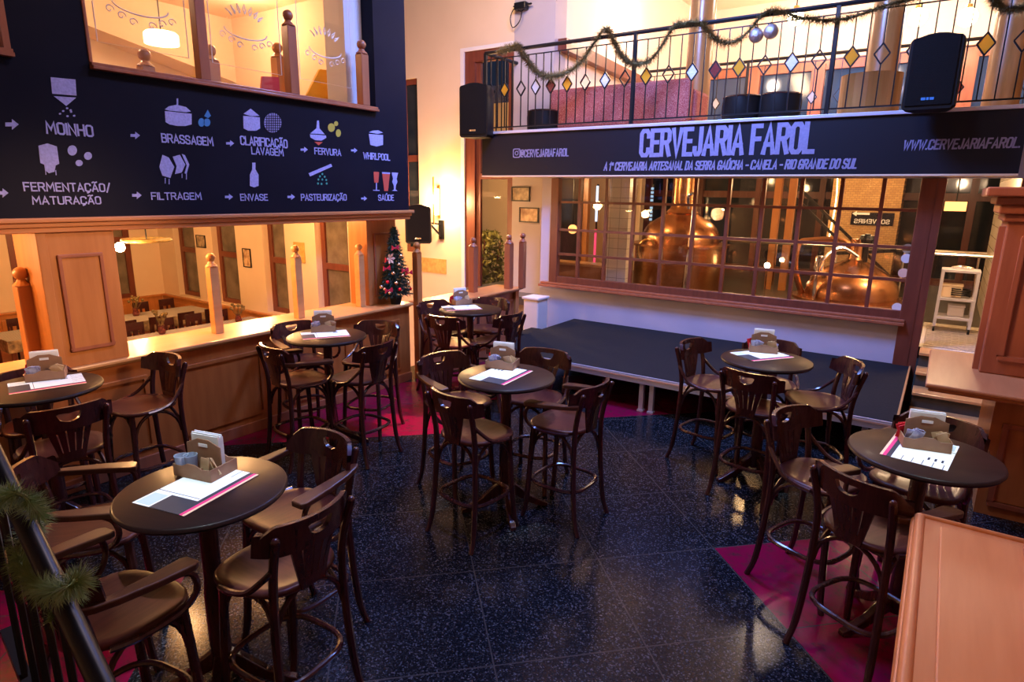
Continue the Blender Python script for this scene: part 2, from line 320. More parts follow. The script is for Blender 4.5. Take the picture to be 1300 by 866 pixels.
# single-stroke condensed lettering
_C = [(.5, .76), (.5, .88), (.38, 1), (.12, 1), (0, .88), (0, .12), (.12, 0), (.38, 0), (.5, .12), (.5, .24)]
_O = [(.25, 1), (.38, 1), (.5, .88), (.5, .12), (.38, 0), (.12, 0), (0, .12), (0, .88), (.12, 1), (.25, 1)]
_A = [[(0, 0), (.27, 1), (.54, 0)], [(.09, .3), (.45, .3)]]
_U = [[(0, 1), (0, .12), (.12, 0), (.38, 0), (.5, .12), (.5, 1)]]
GLYPH = {'A': _A, 'Ã': _A+[[(.06, 1.15), (.18, 1.23), (.36, 1.15), (.48, 1.23)]], 'B': [[(0, 0), (0, 1), (.36, 1), (.48, .9), (.48, .63), (.38, .53), (0, .53)], [(.38, .53), (.5, .43), (.5, .1), (.38, 0), (0, 0)]],
 'C': [_C], 'Ç': [_C, [(.25, 0), (.32, -.12), (.16, -.22)]], 'D': [[(0, 0), (0, 1), (.34, 1), (.5, .86), (.5, .14), (.34, 0), (0, 0)]], 'E': [[(.44, 1), (0, 1), (0, 0), (.44, 0)], [(0, .52), (.38, .52)]],
 'F': [[(.44, 1), (0, 1), (0, 0)], [(0, .52), (.38, .52)]], 'G': [_C[:-2]+[(.5, .12), (.5, .46), (.28, .46)]], 'H': [[(0, 0), (0, 1)], [(.5, 0), (.5, 1)], [(0, .52), (.5, .52)]], 'I': [[(0, 0), (0, 1)]],
 'J': [[(.36, 1), (.36, .12), (.25, 0), (.1, 0), (0, .12), (0, .24)]], 'L': [[(0, 1), (0, 0), (.42, 0)]], 'M': [[(0, 0), (.05, 1), (.33, .35), (.61, 1), (.66, 0)]], 'N': [[(0, 0), (0, 1), (.5, 0), (.5, 1)]], 'O': [_O],
 'P': [[(0, 0), (0, 1), (.38, 1), (.5, .9), (.5, .58), (.38, .47), (0, .47)]], 'R': [[(0, 0), (0, 1), (.38, 1), (.5, .9), (.5, .6), (.38, .5), (0, .5)], [(.3, .5), (.52, 0)]],
 'S': [[(.48, .8), (.48, .9), (.37, 1), (.12, 1), (0, .9), (0, .64), (.1, .54), (.4, .46), (.5, .36), (.5, .1), (.38, 0), (.12, 0), (0, .1), (0, .2)]], 'T': [[(0, 1), (.5, 1)], [(.25, 1), (.25, 0)]],
 'U': _U, 'Ú': _U+[[(.2, 1.12), (.36, 1.27)]], 'V': [[(0, 1), (.26, 0), (.52, 1)]], 'W': [[(0, 1), (.18, 0), (.36, .8), (.54, 0), (.72, 1)]], 'Z': [[(0, 1), (.48, 1), (0, 0), (.48, 0)]],
 '1': [[(0, .8), (.16, 1), (.16, 0)]], 'ª': [[(.22, .95), (.08, .95), (0, .85), (.08, .72), (.22, .76), (.22, .98), (.26, .7)]], '@': [[(.4, .3), (.4, .7), (.2, .7), (.2, .35), (.4, .35), (.55, .3), (.6, .5), (.6, .85), (.48, 1), (.12, 1), (0, .85), (0, .15), (.12, 0), (.45, 0)]],
 '.': [[(0, 0), (.0, .03)]], '-': [[(0, .45), (.3, .45)]], '/': [[(0, -.1), (.34, 1.1)]]}
def wall_text(body, parent, plane, a0, a1, z0, cap, at, material, stroke=.12, shear=0., flip=False, name='lettering', gap=.24):
    """plane 'x': faces +X, reads along +Y;  'y': faces -Y, reads along +X.  z0 baseline, cap letter height, stroke share of the height."""
    pen = 0; lines = []
    for ch in body:
        if ch == ' ': pen += .34; continue
        g = GLYPH[ch]; wd = max(p[0] for l in g for p in l)
        lines += [[(pen+x, y) for x, y in l] for l in g]; pen += wd+gap
    tot = pen-gap; base = parent.location; mb = MB(); th = stroke*cap
    up = (1, 0, 0) if plane == 'x' else (0, 1, 0)
    def P(x, y):
        t = x/tot; t = 1-t if flip else t
        zz = (th/2/cap+y*(1-th/cap))*cap; a = a0+th/2+t*(a1-a0-th)+shear*zz; z = z0+zz
        return (Vector((at+.002, a, z)) if plane == 'x' else Vector((a, at-.002, z)))-base
    nrm = Vector((1, 0, 0)) if plane == 'x' else Vector((0, -1, 0))
    for li, l in enumerate(lines):
        pts = [P(*q) for q in l]; n = len(pts); closed = n > 2 and (pts[0]-pts[-1]).length < 1e-6
        if closed: pts = pts[:-1]; n -= 1
        elif (pts[0]-pts[-1]).length > 1e-6:
            pts[0] = pts[0]-(pts[1]-pts[0]).normalized()*th*.45; pts[-1] = pts[-1]+(pts[-1]-pts[-2]).normalized()*th*.45
        F_ = []
        for k in range(n):
            d0 = (pts[k]-pts[k-1]).normalized() if (closed or k) else None; d1 = (pts[(k+1) % n]-pts[k]).normalized() if (closed or k < n-1) else None
            d0 = d0 or d1; d1 = d1 or d0; n0 = nrm.cross(d0); n1 = nrm.cross(d1); mm = n0+n1
            mm = n0 if mm.length < .3 else mm.normalized()/max(.45, mm.normalized().dot(n0)); off = nrm*(.0022+.0005*(li % 3)+.0012*k/n)
            F_.append([mb.v(pts[k]+mm*th/2), mb.v(pts[k]-mm*th/2), mb.v(pts[k]-mm*th/2+off), mb.v(pts[k]+mm*th/2+off)])
        for k in range(n if closed else n-1):
            A, B = F_[k], F_[(k+1) % n]
            for q in range(4): mb.face([A[q], A[(q+1) % 4], B[(q+1) % 4], B[q]])
        if not closed: mb.face(F_[0][::-1]); mb.face(F_[-1])
    return mb.build(name, material, parent)
def tinsel(path, rad, n, material, name, parent=None, needle=.004, world=True, seed=1, core=.012, shrink=None):
    rnd = random.Random(seed); mb = MB(); path = [Vector(p) for p in path]; mb.tube(path, core, 5)
    L = [0]
    for a, b in zip(path, path[1:]): L.append(L[-1]+(b-a).length)
    for i in range(n):
        s = rnd.random()*L[-1]; k = max(j for j in range(len(L)) if L[j] <= s) if s > 0 else 0; k = min(k, len(path)-2)
        t = (s-L[k])/max(L[k+1]-L[k], 1e-6); p = path[k].lerp(path[k+1], t); d = (path[k+1]-path[k]).normalized()
        q = Vector((rnd.gauss(0, 1), rnd.gauss(0, 1), rnd.gauss(0, 1))); q = (q-d*q.dot(d)*.6).normalized()
        r = rad*(.65+.5*rnd.random()); e = p+q*r+Vector((0, 0, -.1*r)); sd = q.cross(d).normalized()*needle
        mb.face([mb.v(p-sd), mb.v(p+sd), mb.v(e)])
    return mb.build(name, material, parent, world=world)

# ------------------------------------------------------------------ the setting
XL = -5.44; YB = 8.69; YA = 9.2; YF = 8.3
struct('floor', bx(-5.9, 1.7, -3.0, 9.2, -.12, 0), 'granite')
struct('floor_left', bx(-18.8, -5.9, -3.0, 9.2, -1.62, -1.5), 'rosewood')
struct('floor_brewery', bx(-7.2, 3.0, YB+.06, 15.6, .52, .66), 'darkfloor')
struct('floor_doorway', bx(-.06, .62, YB+.06, 10.6, .66, .664), 'tile')
struct('floor_mezzanine', bx(-6.29, 2.2, YF+.05, 9.9, 3.12, 3.27), 'cream')
struct('ceiling', bx(-5.4, 3.0, -3.0, 8.2, 6.6, 6.7), 'frame')
struct('ceiling_mezzanine', bx(-5.6, 3.0, 8.2, 16.6, 6.6, 6.7), 'peachwall')
struct('ceiling_brewery', bx(-7.2, 3.0, 9.9, 15.6, 3.0, 3.12), 'cream')
struct('ceiling_left', bx(-18.8, -5.62, -3.0, 5.7, 2.28, 2.4).box(-18.8, -9.3, 5.7, 9.2, 2.28, 2.4), 'cream')
struct('ceiling_upper_left', bx(-9.4, -5.6, -1.0, 5.9, 4.75, 4.85), 'cream')
# walls round the unseen side of the hall
struct('wall_front', bx(-5.6, 1.7, -3.12, -3.0, 0, 6.6), 'cream')
struct('wall_right', bx(1.7, 1.82, -3.0, 9.0, 0, 6.6), 'cream')
# left parapet with raised panels
wl = struct('wall_left', bx(-5.86, -5.48, -1.0, 5.68, 0, .962), 'parapet')
for y in (-.6, .5, 1.6, 2.7, 3.8, 4.75):
    y1 = y+.85 if y < 4.5 else y+.75
    mb = MB()
    for a in ((y, y1, .80, .835), (y, y1, .17, .205), (y, y+.035, .205, .80), (y1-.035, y1, .205, .80)): mb.box(-5.48, -5.462, *a)
    o = mb.build('panel_moulding', 'parapet', wl, bevel=.006)
struct('baseboard_left', bx(-5.48, -5.455, -1.0, 5.68, 0, .11), 'rosewood', bevel=.006)
# upper left wall painted as a blackboard, with its openings
mb = MB()
mb.box(-5.62, XL, -3.0, 5.68, 2.17, 3.25); mb.box(-5.62, XL, 5.19, 5.68, 3.25, 6.6); mb.box(-5.62, XL, 1.83, 2.31, 3.25, 6.6)
mb.box(-5.62, XL, -3.0, .2, 3.25, 6.6); mb.box(-5.62, XL, .2, 5.19, 5.15, 6.6)
struct('wall_upper_left', mb, 'board')
mb = MB().box(-5.66, -5.385, -3.0, 5.72, 2.135, 2.17).box(-5.66, -5.41, -3.0, 5.70, 2.10, 2.135).box(-5.66, -5.43, -3.0, 5.69, 2.06, 2.10)
struct('trim_1', mb, 'ledge', bevel=.008)
# room behind the upper opening
struct('wall_back_upper_left', bx(-9.4, -5.62, 5.70, 5.85, 2.4, 4.8), 'cream')
mb = MB().box(-9.5, -9.35, -1.0, 5.8, 2.4, 4.75); mb.prism([(-9.35, 3.2, 4.75), (-9.35, 5.7, 4.75), (-9.35, 5.7, 3.9), (-9.35, 3.2, 4.4)], (.5, 0, 0))
struct('wall_far_upper_left', mb, 'cream')
struct('wall_jamb_upper_left', bx(-5.95, -5.63, 4.95, 5.70, 2.4, 5.15), 'white')
# wall A: long cream wall that closes the dining room and the hall
mb = MB()
WN = [(-17.95, -16.85), (-16.0, -14.9), (-13.75, -12.87), (-11.75, -10.65)]      # dining room windows
xs = -18.8
for a, b in WN:
    mb.box(xs, a, YA, YA+.35, -1.5, 6.6); mb.box(a, b, YA, YA+.35, -1.5, -.62); mb.box(a, b, YA, YA+.35, 2.3, 6.6); xs = b
mb.box(xs, -8.93, YA, YA+.35, -1.5, 6.6); mb.box(-8.93, -8.53, YA, YA+.35, -1.5, 1.2); mb.box(-8.93, -8.53, YA, YA+.35, 4.45, 6.6)
mb.box(-8.53, -7.48, YA, YA+.35, -1.5, 6.6); mb.box(-7.48, -6.33, YA, YA+.35, 4.84, 6.6); mb.box(-7.48, -6.33, YA, YA+.35, -1.5, .55)
struct('wall_back_left', mb, 'cream')
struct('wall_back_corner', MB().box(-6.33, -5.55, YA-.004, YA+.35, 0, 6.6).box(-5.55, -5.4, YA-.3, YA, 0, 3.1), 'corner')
struct('wall_mezzanine_left', bx(-5.7, -5.55, YA+.35, 16.4, 3.12, 6.6), 'peachwall')
for i, (a, b) in enumerate(WN):
    fr = struct('window_%d' % (i+1), MB().box(a, a+.14, YA+.16, YA+.3, -.62, 2.3).box(b-.14, b, YA+.16, YA+.3, -.62, 2.3).box(a+.14, b-.14, YA+.16, YA+.3, -.62, -.5).box(a+.14, b-.14, YA+.16, YA+.3, .62, .76).box(a+.14, b-.14, YA+.16, YA+.3, 2.18, 2.3), 'frame')
    bx(a+.14, b-.14, YA+.21, YA+.23, -.5, .62).build('pane', 'paintedrefl', fr); bx(a+.14, b-.14, YA+.21, YA+.23, .76, 2.18).build('pane', 'paintedrefl', fr)
fr = struct('window_5', MB().box(-8.93, -8.53, YA+.05, YA+.12, 1.2, 1.3).box(-8.93, -8.53, YA+.05, YA+.12, 4.35, 4.45).box(-8.93, -8.53, YA+.05, YA+.12, 2.95, 3.07).box(-8.93, -8.86, YA+.05, YA+.12, 1.3, 4.35), 'frame')
bx(-8.86, -8.53, YA+.07, YA+.09, 1.3, 2.95).build('pane', 'nightglass', fr); bx(-8.86, -8.53, YA+.07, YA+.09, 3.07, 4.35).build('pane', 'nightglass', fr)
# tall glazed door between the cream wall and the balcony
fr = struct('door_1', MB().box(-7.40, -7.18, YA+.02, YA+.14, .55, 4.78).box(-6.45, -6.33, YA+.02, YA+.14, .55, 4.78).box(-7.18, -6.45, YA+.02, YA+.14, 4.6, 4.78).box(-7.18, -7.08, YA+.06, YA+.12, .55, 4.6).box(-7.08, -6.45, YA+.06, YA+.12, 2.62, 2.72), 'frame')
bx(-7.08, -6.45, YA+.08, YA+.1, .55, 2.62).build('pane', 'glass', fr); bx(-7.08, -6.45, YA+.08, YA+.1, 2.72, 4.6).build('pane', 'glass', fr)
struct('trim_2', MB().box(-7.48, -7.40, YA-.01, YA+.2, .5, 4.84).box(-7.40, -6.33, YA-.01, YA+.2, 4.78, 4.84), 'white')
# terrace outside that door: paving, a house wall, hedges
struct('ground', bx(-19, -6.0, YA+.4, 20, -.62, -.5), 'deck')
struct('wall_terrace', MB().box(-11.5, -5.8, 13.6, 13.8, -.5, 4.6), 'cream')
# dining room left end and wainscot
struct('wall_far_left', MB().box(-18.95, -18.8, -3, 5.6, -1.5, 2.4).box(-18.95, -18.8, 8.4, YA, -1.5, 2.4).box(-18.95, -18.8, 5.6, 8.4, -1.5, -.68), 'cream')
fr = struct('window_6', MB().box(-18.9, -18.78, 5.6, 5.75, -.68, 2.3).box(-18.9, -18.78, 8.25, 8.4, -.68, 2.3).box(-18.9, -18.78, 5.75, 8.25, -.68, -.54).box(-18.9, -18.78, 5.75, 8.25, .9, 1.04), 'frame')
bx(-18.86, -18.84, 5.75, 8.25, -.54, .9).build('pane', 'paintedrefl', fr); bx(-18.86, -18.84, 5.75, 8.25, 1.04, 2.3).build('pane', 'paintedrefl', fr)
mb = MB().box(-18.8, -9.0, YA-.06, YA, -1.5, -.72).box(-18.8, -9.0, YA-.10, YA, -.72, -.66)
for k in range(9): mb.box(-18.4+k*1.05, -17.55+k*1.05, YA-.075, YA-.06, -1.35, -.85)
struct('trim_3', mb, 'orange', bevel=.008)
mb = MB().box(-18.8, -18.74, 1.0, YA-.1, -1.5, -.72).box(-18.8, -18.70, 1.0, YA-.1, -.72, -.66)
for k in range(6): mb.box(-18.74, -18.72, 1.6+k*1.2, 2.5+k*1.2, -1.35, -.85)
struct('trim_4', mb, 'orange', bevel=.008)
# back wall under and around the brewery window
struct('wall_back', MB().box(-5.4, -.11, YB, YB+.06, 0, .93).box(-5.4, -5.18, YB, YB+.06, .93, 3.1).box(-5.18, -.11, YB, YB+.06, 2.62, 3.1).box(-.11, 1.7, YB, YB+.06, 2.62, 3.1), 'stagetint')
wx0, wx1, wz0, wz1 = -5.18, -.2, 1.0, 2.62
NC, NR = 12, 4
mb = MB().box(wx0-.02, wx0+.12, YB-.06, YB+.05, wz0-.02, wz1).box(wx1-.10, wx1+.06, YB-.06, YB+.05, .2, wz1).box(wx0, wx1, YB-.05, YB+.05, wz0-.05, wz0+.09)
wf = struct('window_7', mb, 'frame', bevel=.008)
gx0, gx1, gz0, gz1 = wx0+.12, wx1-.10, wz0+.09, wz1
XM = [-4.65, -4.21, -3.745, -3.235, -2.735, -2.24, -1.75, -1.27, -.97, -.66]
XM = [on_y(x, 227.5, YB).x for x in (737.6, 772, 807, 845.4, 885, 928, 972, 1020, 1071, 1124)]
ZM = [gz0+(gz1-gz0)*k for k in (.235, .485, .765)]
mb = MB()
for x in XM: mb.box(x-.022, x+.022, YB-.03, YB+.03, gz0, gz1)
for z in ZM: mb.box(gx0, gx1, YB-.028, YB+.028, z-.018, z+.018)
mb.build('glazing_bars', 'frame', wf)
bx(gx0, gx1, YB-.006, YB+.006, gz0, gz1).build('pane', 'glass', wf)
MB().box(wx0-.18, wx1-.04, YB-.13, YB, .915, .955).box(wx0-.16, wx1-.04, YB-.09, YB, .955, .99).build('window_sill', 'rosewood', wf, bevel=.008)
# brewery shell: tiled piers, night windows, brick chimney
struct('wall_brewery_back', MB().box(-7.2, -6.4, 15.4, 15.6, .52, 3.05).box(-6.4, 3.0, 15.4, 15.6, .52, .7), 'darkfloor')
fr = struct('window_8', MB().box(-6.4, 3.0, 15.3, 15.42, 2.35, 2.5).box(-6.4, 3.0, 15.3, 15.42, .66, .8), 'frame')
for k in range(8): bx(-6.4+k*1.34, -6.28+k*1.34, 15.26, 15.42, .66, 3.0).build('post', 'frame', fr)
bx(-6.4, 3.0, 15.43, 15.45, .66, 3.0).build('pane', 'nightglass', fr)
struct('wall_brewery_left', MB().box(-7.3, -7.2, 11.6, 15.6, .52, 3.05), 'darkfloor')
struct('wall_brewery_pier', MB().box(on_y(771, 290, 9.8).x, on_y(800, 290, 9.8).x, 9.7, 10.0, .66, 3.0), 'tiles')
struct('wall_brewery_chimney', MB().box(-1.95, -.75, 14.0, 14.6, .66, 3.0), 'brick')
struct('wall_brewery_right', MB().box(.62, .78, YB+.06, 13.0, .66, 3.0), 'tiles')
struct('door_2', MB().box(-.14, -.06, YB-.06, YB+.1, 0, 2.62).box(.60, .70, YB-.02, YB+.1, .66, 2.62), 'frame')
# mezzanine far side: windows, posts, beam
WZ0, WZ1 = 3.5, 5.2
struct('wall_mezzanine_back', MB().box(-5.6, 3.0, 15.8, 16.0, 5.28, 6.6).box(-5.6, 3.0, 15.8, 16.0, 3.1, 3.5), 'peachwall')
fr = struct('window_9', MB().box(-5.6, 3.0, 15.74, 15.86, WZ1-.12, WZ1+.1).box(-5.6, 3.0, 15.74, 15.86, WZ0-.1, WZ0), 'rosewood')
for k in range(7): bx(-5.6+k*1.35, -5.34+k*1.35, 15.70, 15.86, WZ0, WZ1).build('post', 'rosewood', fr)
bx(-5.6, 3.0, 15.84, 15.86, WZ0, WZ1).build('pane', 'bluewindow', fr)
struct('trim_5', MB().prism([(-5.55, 9.3, 4.62), (-5.55, 9.3, 4.80), (-5.55, 13.8, 4.62), (-5.55, 13.8, 4.44)], (.16, 0, 0)), 'frame')
struct('floor_mezzanine_far', bx(-5.55, 3.0, 12.5, 15.9, 3.12, 3.27), 'cream')
# steps up to the brewery door, raised stone edge
mb = MB().box(-.04, .9, YB-.32, YB+.06, 0, .66)
mb.box(-.04, .9, YB-.62, YB-.32, 0, .50).box(-.04, .9, YB-.92, YB-.62, 0, .34).box(-.04, .9, YB-1.22, YB-.92, 0, .18)
struct('floor_steps', mb, 'darkfloor')
mb = MB()
for k, z in enumerate((.665, .505, .345, .185)): mb.box(-.045, .9, YB-.35-.3*k, YB-.03-.3*k, z-.02, z+.012)
struct('trim_6', mb, 'honey', bevel=.005)
mb = MB()
for k in range(14): mb.box(-.02, .60, YB+.12+k*.11, YB+.175+k*.11, .665, .68)
for k in range(8): mb.box(-.02+k*.085, .0+k*.085, YB+.1, YB+1.65, .662, .674)
tag(mb.build('drain_grate', 'grate'), 'slatted steel drain grate in the floor inside the brewery doorway', 'floor grate')

# ------------------------------------------------------------------ left counter, columns, posts
o = MB().box(-6.04, -5.42, -1.0, 5.70, .985, 1.02).box(-5.9, -5.45, -1.0, 5.69, .965, .985).build('counter_ledge', 'honey', bevel=.01)
tag(o, 'long honey wood counter ledge on the panelled low wall below the chalkboard', 'counter')
def panel_column(label, y0, y1, depth=.42, z0=1.02, z1=2.06, xf=-5.46):
    t = thing('panelled_column', label, 'column', (xf, (y0+y1)/2, z0)); h = (y1-y0)/2; H = z1-z0
    MB().box(-depth, 0, -h, h, 0, H).box(-depth-.02, .012, -h-.012, -h+.055, 0, H).build('shaft', 'orange', t, bevel=.006)
    a, b = -h+.20*2*h, h-.2*2*h; mb = MB()
    for q in ((a, b, H-.19, H-.165), (a, b, .12, .145), (a, a+.028, .145, H-.19), (b-.028, b, .145, H-.19)): mb.box(0, .02, *q)
    mb.build('panel_moulding', 'rosewood', t, bevel=.006)
    bx(0, .006, a+.028, b-.028, .145, H-.19).build('panel', 'orange', t)
    return t
panel_column('wide orange wood panelled column standing on the counter ledge at far left', 1.81, 2.33)
panel_column('orange wood panelled column behind the small decorated fir, right end of the chalkboard', 5.20, 5.68, .3, xf=-5.68)
def newel(label, x, y, z0, z1, w=.085, m='honey', group=None, ball=.042):
    t = thing('newel_post', label, 'post', (x, y, z0), 0, group); H = z1-z0-2*ball
    h = w/2
    MB().box(-h, h, -h, h, 0, H-.05).lathe([(h*1.25, H-.05), (h*1.3, H-.04), (h*.75, H-.015), (h*.55, H+.005)], n=12).build('shaft', m, t, bevel=.008)
    MB().ball((0, 0, H+ball*.95), ball).build('finial', m, t, smooth=True)
    return t
newel('square honey post on the ledge right of the dining room star lamp', -5.72, 3.26, 1.02, 1.80)
newel('square honey post with ball finial on the ledge, beside the table nearest the counter end', -5.72, 4.21, 1.02, 1.82)
newel('slim honey post with ball finial on the ledge next to the column behind the fir', -5.72, 5.10, 1.02, 1.78)
newel('brown post with ball finial left of the wide panelled column', -5.74, 1.76, 1.02, 1.80, .10, 'orange', ball=.05)

# second, short partition towards the back wall
t = thing('low_partition', 'short reddish wood partition with ledge beyond the decorated fir', 'partition', (-5.4, 6.7, 0))
MB().box(-.12, .14, -.86, 1.02, 0, .97).build('body', 'rosewood', t)
MB().box(-.24, .26, -.87, 1.10, .97, 1.0).box(-.2, .22, -.87, 1.06, .945, .97).build('ledge', 'ledge', t, bevel=.01)
mb = MB()
for y in (-.85, -.2, .45):
    for q in ((y, y+.55, .80, .83), (y, y+.55, .2, .23), (y, y+.03, .23, .80), (y+.52, y+.55, .23, .80)): mb.box(.14, .158, *q)
mb.build('panel_moulding', 'rosewood', t, bevel=.005)
bx(.10, .19, 1.0, 1.09, 0, .95).build('end_post', 'orange', t, bevel=.006)
newel('reddish post with ball finial on the partition ledge in front of the tall glass door', -5.44, 6.95, 1.0, 1.78, .10, 'rosewood')
newel('reddish post with ball finial on the partition ledge left of the hung pictures', -5.24, 7.55, 1.0, 1.80, .10, 'rosewood')
newel('reddish post with ball finial at the stage end of the partition ledge', -5.12, 7.73, 1.0, 1.82, .085, 'rosewood')
newel('tall brown post with ball finial right beside the decorated fir', -5.42, 5.78, 0, 1.78, .085, 'orange')

# ------------------------------------------------------------------ upper left opening
fr = struct('window_10', MB().box(-5.50, -5.38, 2.31, 5.19, 3.25, 3.275).box(-5.50, -5.40, 2.31, 5.19, 3.275, 3.30).box(-5.62, -5.43, 2.31, 2.335, 3.30, 5.15), 'rosewood', bevel=.005)
bx(-5.49, -5.40, 3.155, 3.245, 3.30, 5.15).build('mullion', 'rosewood', fr, bevel=.005)
for y0, y1 in ((2.335, 3.155), (3.245, 4.06), (4.15, 4.93)):
    pane = bx(-5.466, -5.46, y0, y1, 3.30, 5.15).build('pane', 'glass', fr)
    mb = MB(); yc = (y0+y1)/2; W = (y1-y0); X = -5.458
    def et(p, r=.0035): mb.tube([(X, a, b) for a, b in p], r, 4)
    et([(y0+.06, 5.1), (y0+.06, 3.46), (y1-.06, 3.46), (y1-.06, 5.1)], .005)
    zc = 3.78
    et([(yc+.26*W*math.cos(PI*1.0+PI*k/14), zc+.07*math.sin(PI+PI*k/14)) for k in range(15)], .006)
    for s in (-1, 1):
        for q in range(3):
            cx, cz, rr = yc+s*(.08+.09*q)*W*1.1, zc-.13+.03*q, .035
            et([(cx+rr*math.cos(a*.5)*(1-a/16), cz+rr*math.sin(a*.5)*(1-a/16)) for a in range(13)], .005)
    for q in range(7):
        a = PI*(.2+.6*q/6); c = (yc+.14*W*math.cos(a)*1.4, zc+.05+.09*math.sin(a)); d = (math.cos(a), math.sin(a))
        et([(c[0], c[1]), (c[0]+.02*d[0]+.014*d[1], c[1]+.03*d[1]), (c[0]+.07*d[0], c[1]+.08*d[1]), (c[0]+.02*d[0]-.014*d[1], c[1]+.03*d[1]+.01), (c[0], c[1])], .006)
    mb.build('etched_ornament', 'etch', pane)
fr = struct('window_11', MB().box(-5.50, -5.38, .2, 1.83, 3.25, 3.275).box(-5.50, -5.40, .2, 1.83, 3.275, 3.30).box(-5.5, -5.43, 1.79, 1.83, 3.30, 5.15), 'rosewood')
bx(-5.52, -5.50, .2, 1.79, 3.30, 5.15).build('blind', 'paper', fr)
newel('rosy post with ball finial in the middle of the upper opening', -5.45, 4.105, 3.30, 4.06, .10, 'rosewood', ball=.05)
newel('rosy post with ball finial at the right jamb of the upper opening', -5.45, 5.02, 3.30, 3.97, .10, 'rosewood', ball=.05)
for y, z, l in ((3.30, 3.70, 'short orange stair post behind the first etched pane'), (3.98, 3.86, 'orange stair post right behind the rosy mullion'), (4.80, 4.03, 'orange stair post close behind the middle rosy post')):
    newel(l, -6.6, y, 2.4, z, .12, 'orange', 'stair posts in the upper left room', .06)
p = on_x(205, 50, -7.3)
t = thing('pendant_lamp', 'round white pendant shade glowing in the upper left room', 'lamp', p)
MB().lathe([(.17, -.05), (.17, .05), (.15, .07)], n=24).build('shade', 'lampshade', t, smooth=True); MB().tube([(0, 0, .07), (0, 0, 4.75-p.z)], .008, 6).build('cord', 'iron', t)
q0, q1 = on_x(388, 126, -6.3), on_x(423, 92, -6.3)
o = MB().prism([(-6.3, q0.y-.7, 2.4), (-6.3, q0.y-.35, 2.4), (-6.3, q1.y+.16, q1.z+.02), (-6.3, q1.y-.22, q1.z)], (.03, 0, 0)).build('yellow_banner', 'yellow')
tag(o, 'slanted yellow banner behind the right pane of the upper opening', 'banner')
q0, q1 = on_x(320, 115, -6.3), on_x(350, 98, -6.3)
o = MB().prism([(-6.3, q0.y-.1, 2.4), (-6.3, q1.y+.02, 2.4), (-6.3, q1.y+.02, q1.z), (-6.3, q0.y+.12, q1.z-.02)], (.03, 0, 0)).build('red_banner', 'redcloth')
tag(o, 'red cloth banner low behind the middle pane of the upper opening', 'banner')

# ------------------------------------------------------------------ chalk drawings and lettering
t = thing('chalk_mural', 'white chalk brewing diagram with arrows and words on the black upper wall', 'mural', (XL, 3.5, 2.17))
def word(s, bl, tl, right, b=.15, material='chalk'):
    A = on_x(*bl, XL); B = on_x(*tl, XL); Cc = on_x(*right, XL)
    wall_text(s, t, 'x', A.y, Cc.y, A.z, B.z-A.z, XL, material, b, gap=.2)
for a in (('MOINHO', (58.5, 170), (59, 154), (119, 172)), ('FERMENTAÇÃO/', (30, 243), (29, 231), (141, 247)), ('MATURAÇÃO', (41, 260), (41, 249), (129, 261)),
          ('BRASSAGEM', (205, 181), (204.5, 169), (271, 185)), ('CLARIFICAÇÃO', (305, 184), (304.6, 172), (365, 186)), ('LAVAGEM', (319, 196), (319, 186), (360, 198)),
          ('FERVURA', (399, 196), (399, 187), (433, 198)), ('WHIRLPOOL', (461, 202), (461, 193), (495, 203)), ('FILTRAGEM', (192, 254), (192, 244), (256, 254)),
          ('ENVASE', (305, 255), (305, 246), (340, 255)), ('PASTEURIZAÇÃO', (382, 255), (382, 246), (440, 256)), ('SAÚDE', (480, 255), (480, 247), (500, 255))): word(*a)
def chalk(name, polys, material='chalk', off=.0):
    mb = MB()
    for k, pl in enumerate(polys):
        pts = [on_x(x, y, XL) for x, y in pl]; pts = [Vector((XL+.0005+off, p.y, p.z)) for p in pts]
        mb.prism(pts, (.0035, 0, 0))
    return mb.build(name, material, t, world=True)
def ell(cx, cy, rx, ry, n=18, a0=0, a1=2*PI): return [(cx+rx*math.cos(a0+(a1-a0)*k/n), cy+ry*math.sin(a0+(a1-a0)*k/n)) for k in range(n)]
for cx, cy, s in ((15, 158, 17), (171.5, 172, 12), (292, 182, 10), (386, 190, 9), (449.5, 191, 8), (3, 245, 15), (173.5, 248, 12), (290.5, 250, 10), (369.5, 250, 9.5), (462, 252, 7.5)):
    h = s/2; chalk('arrow', [[(cx-h, cy-h*.3), (cx, cy-h*.3), (cx, cy-h*.8), (cx+h, cy), (cx, cy+h*.8), (cx, cy+h*.3), (cx-h, cy+h*.3)]])
chalk('hopper_drawing', [[(64, 98), (95.5, 101), (97, 121.5), (66, 119)], [(68, 122), (96.5, 124), (84, 134.5)]]+[ell(x, y, 1.6, 1.3, 8) for x, y in ((80, 141), (85, 137.5), (90, 142), (76, 144.5), (85.5, 147.5), (94, 147), (89.5, 140))])
chalk('kettle_drawing', [[(209, 141), (243, 144.5), (243, 158), (235, 160), (225, 160), (215, 158), (210, 155)], [(209, 139), (214, 135), (224, 133), (236, 136), (242, 141.5), (236, 142.5), (215, 140.5)], [(224, 125), (226, 125), (226, 133), (224, 133)]])
chalk('water_drops_drawing', [ell(255.5, 155.5, 4, 5.5), ell(262.5, 155.5, 4.3, 5), [(263.5, 139.5), (267.5, 147), (264, 150), (259, 147.5)]], 'chalkblue')
chalk('mash_tun_drawing', [[(308.5, 147), (329.5, 149), (330, 163), (325, 166), (315, 166), (309, 163)], [(309, 144.5), (318, 138), (329, 147), (319, 147.5)]])
g = [ell(346, 156, 11, 12.5, 28)]; chalk('sieve_drawing', g)
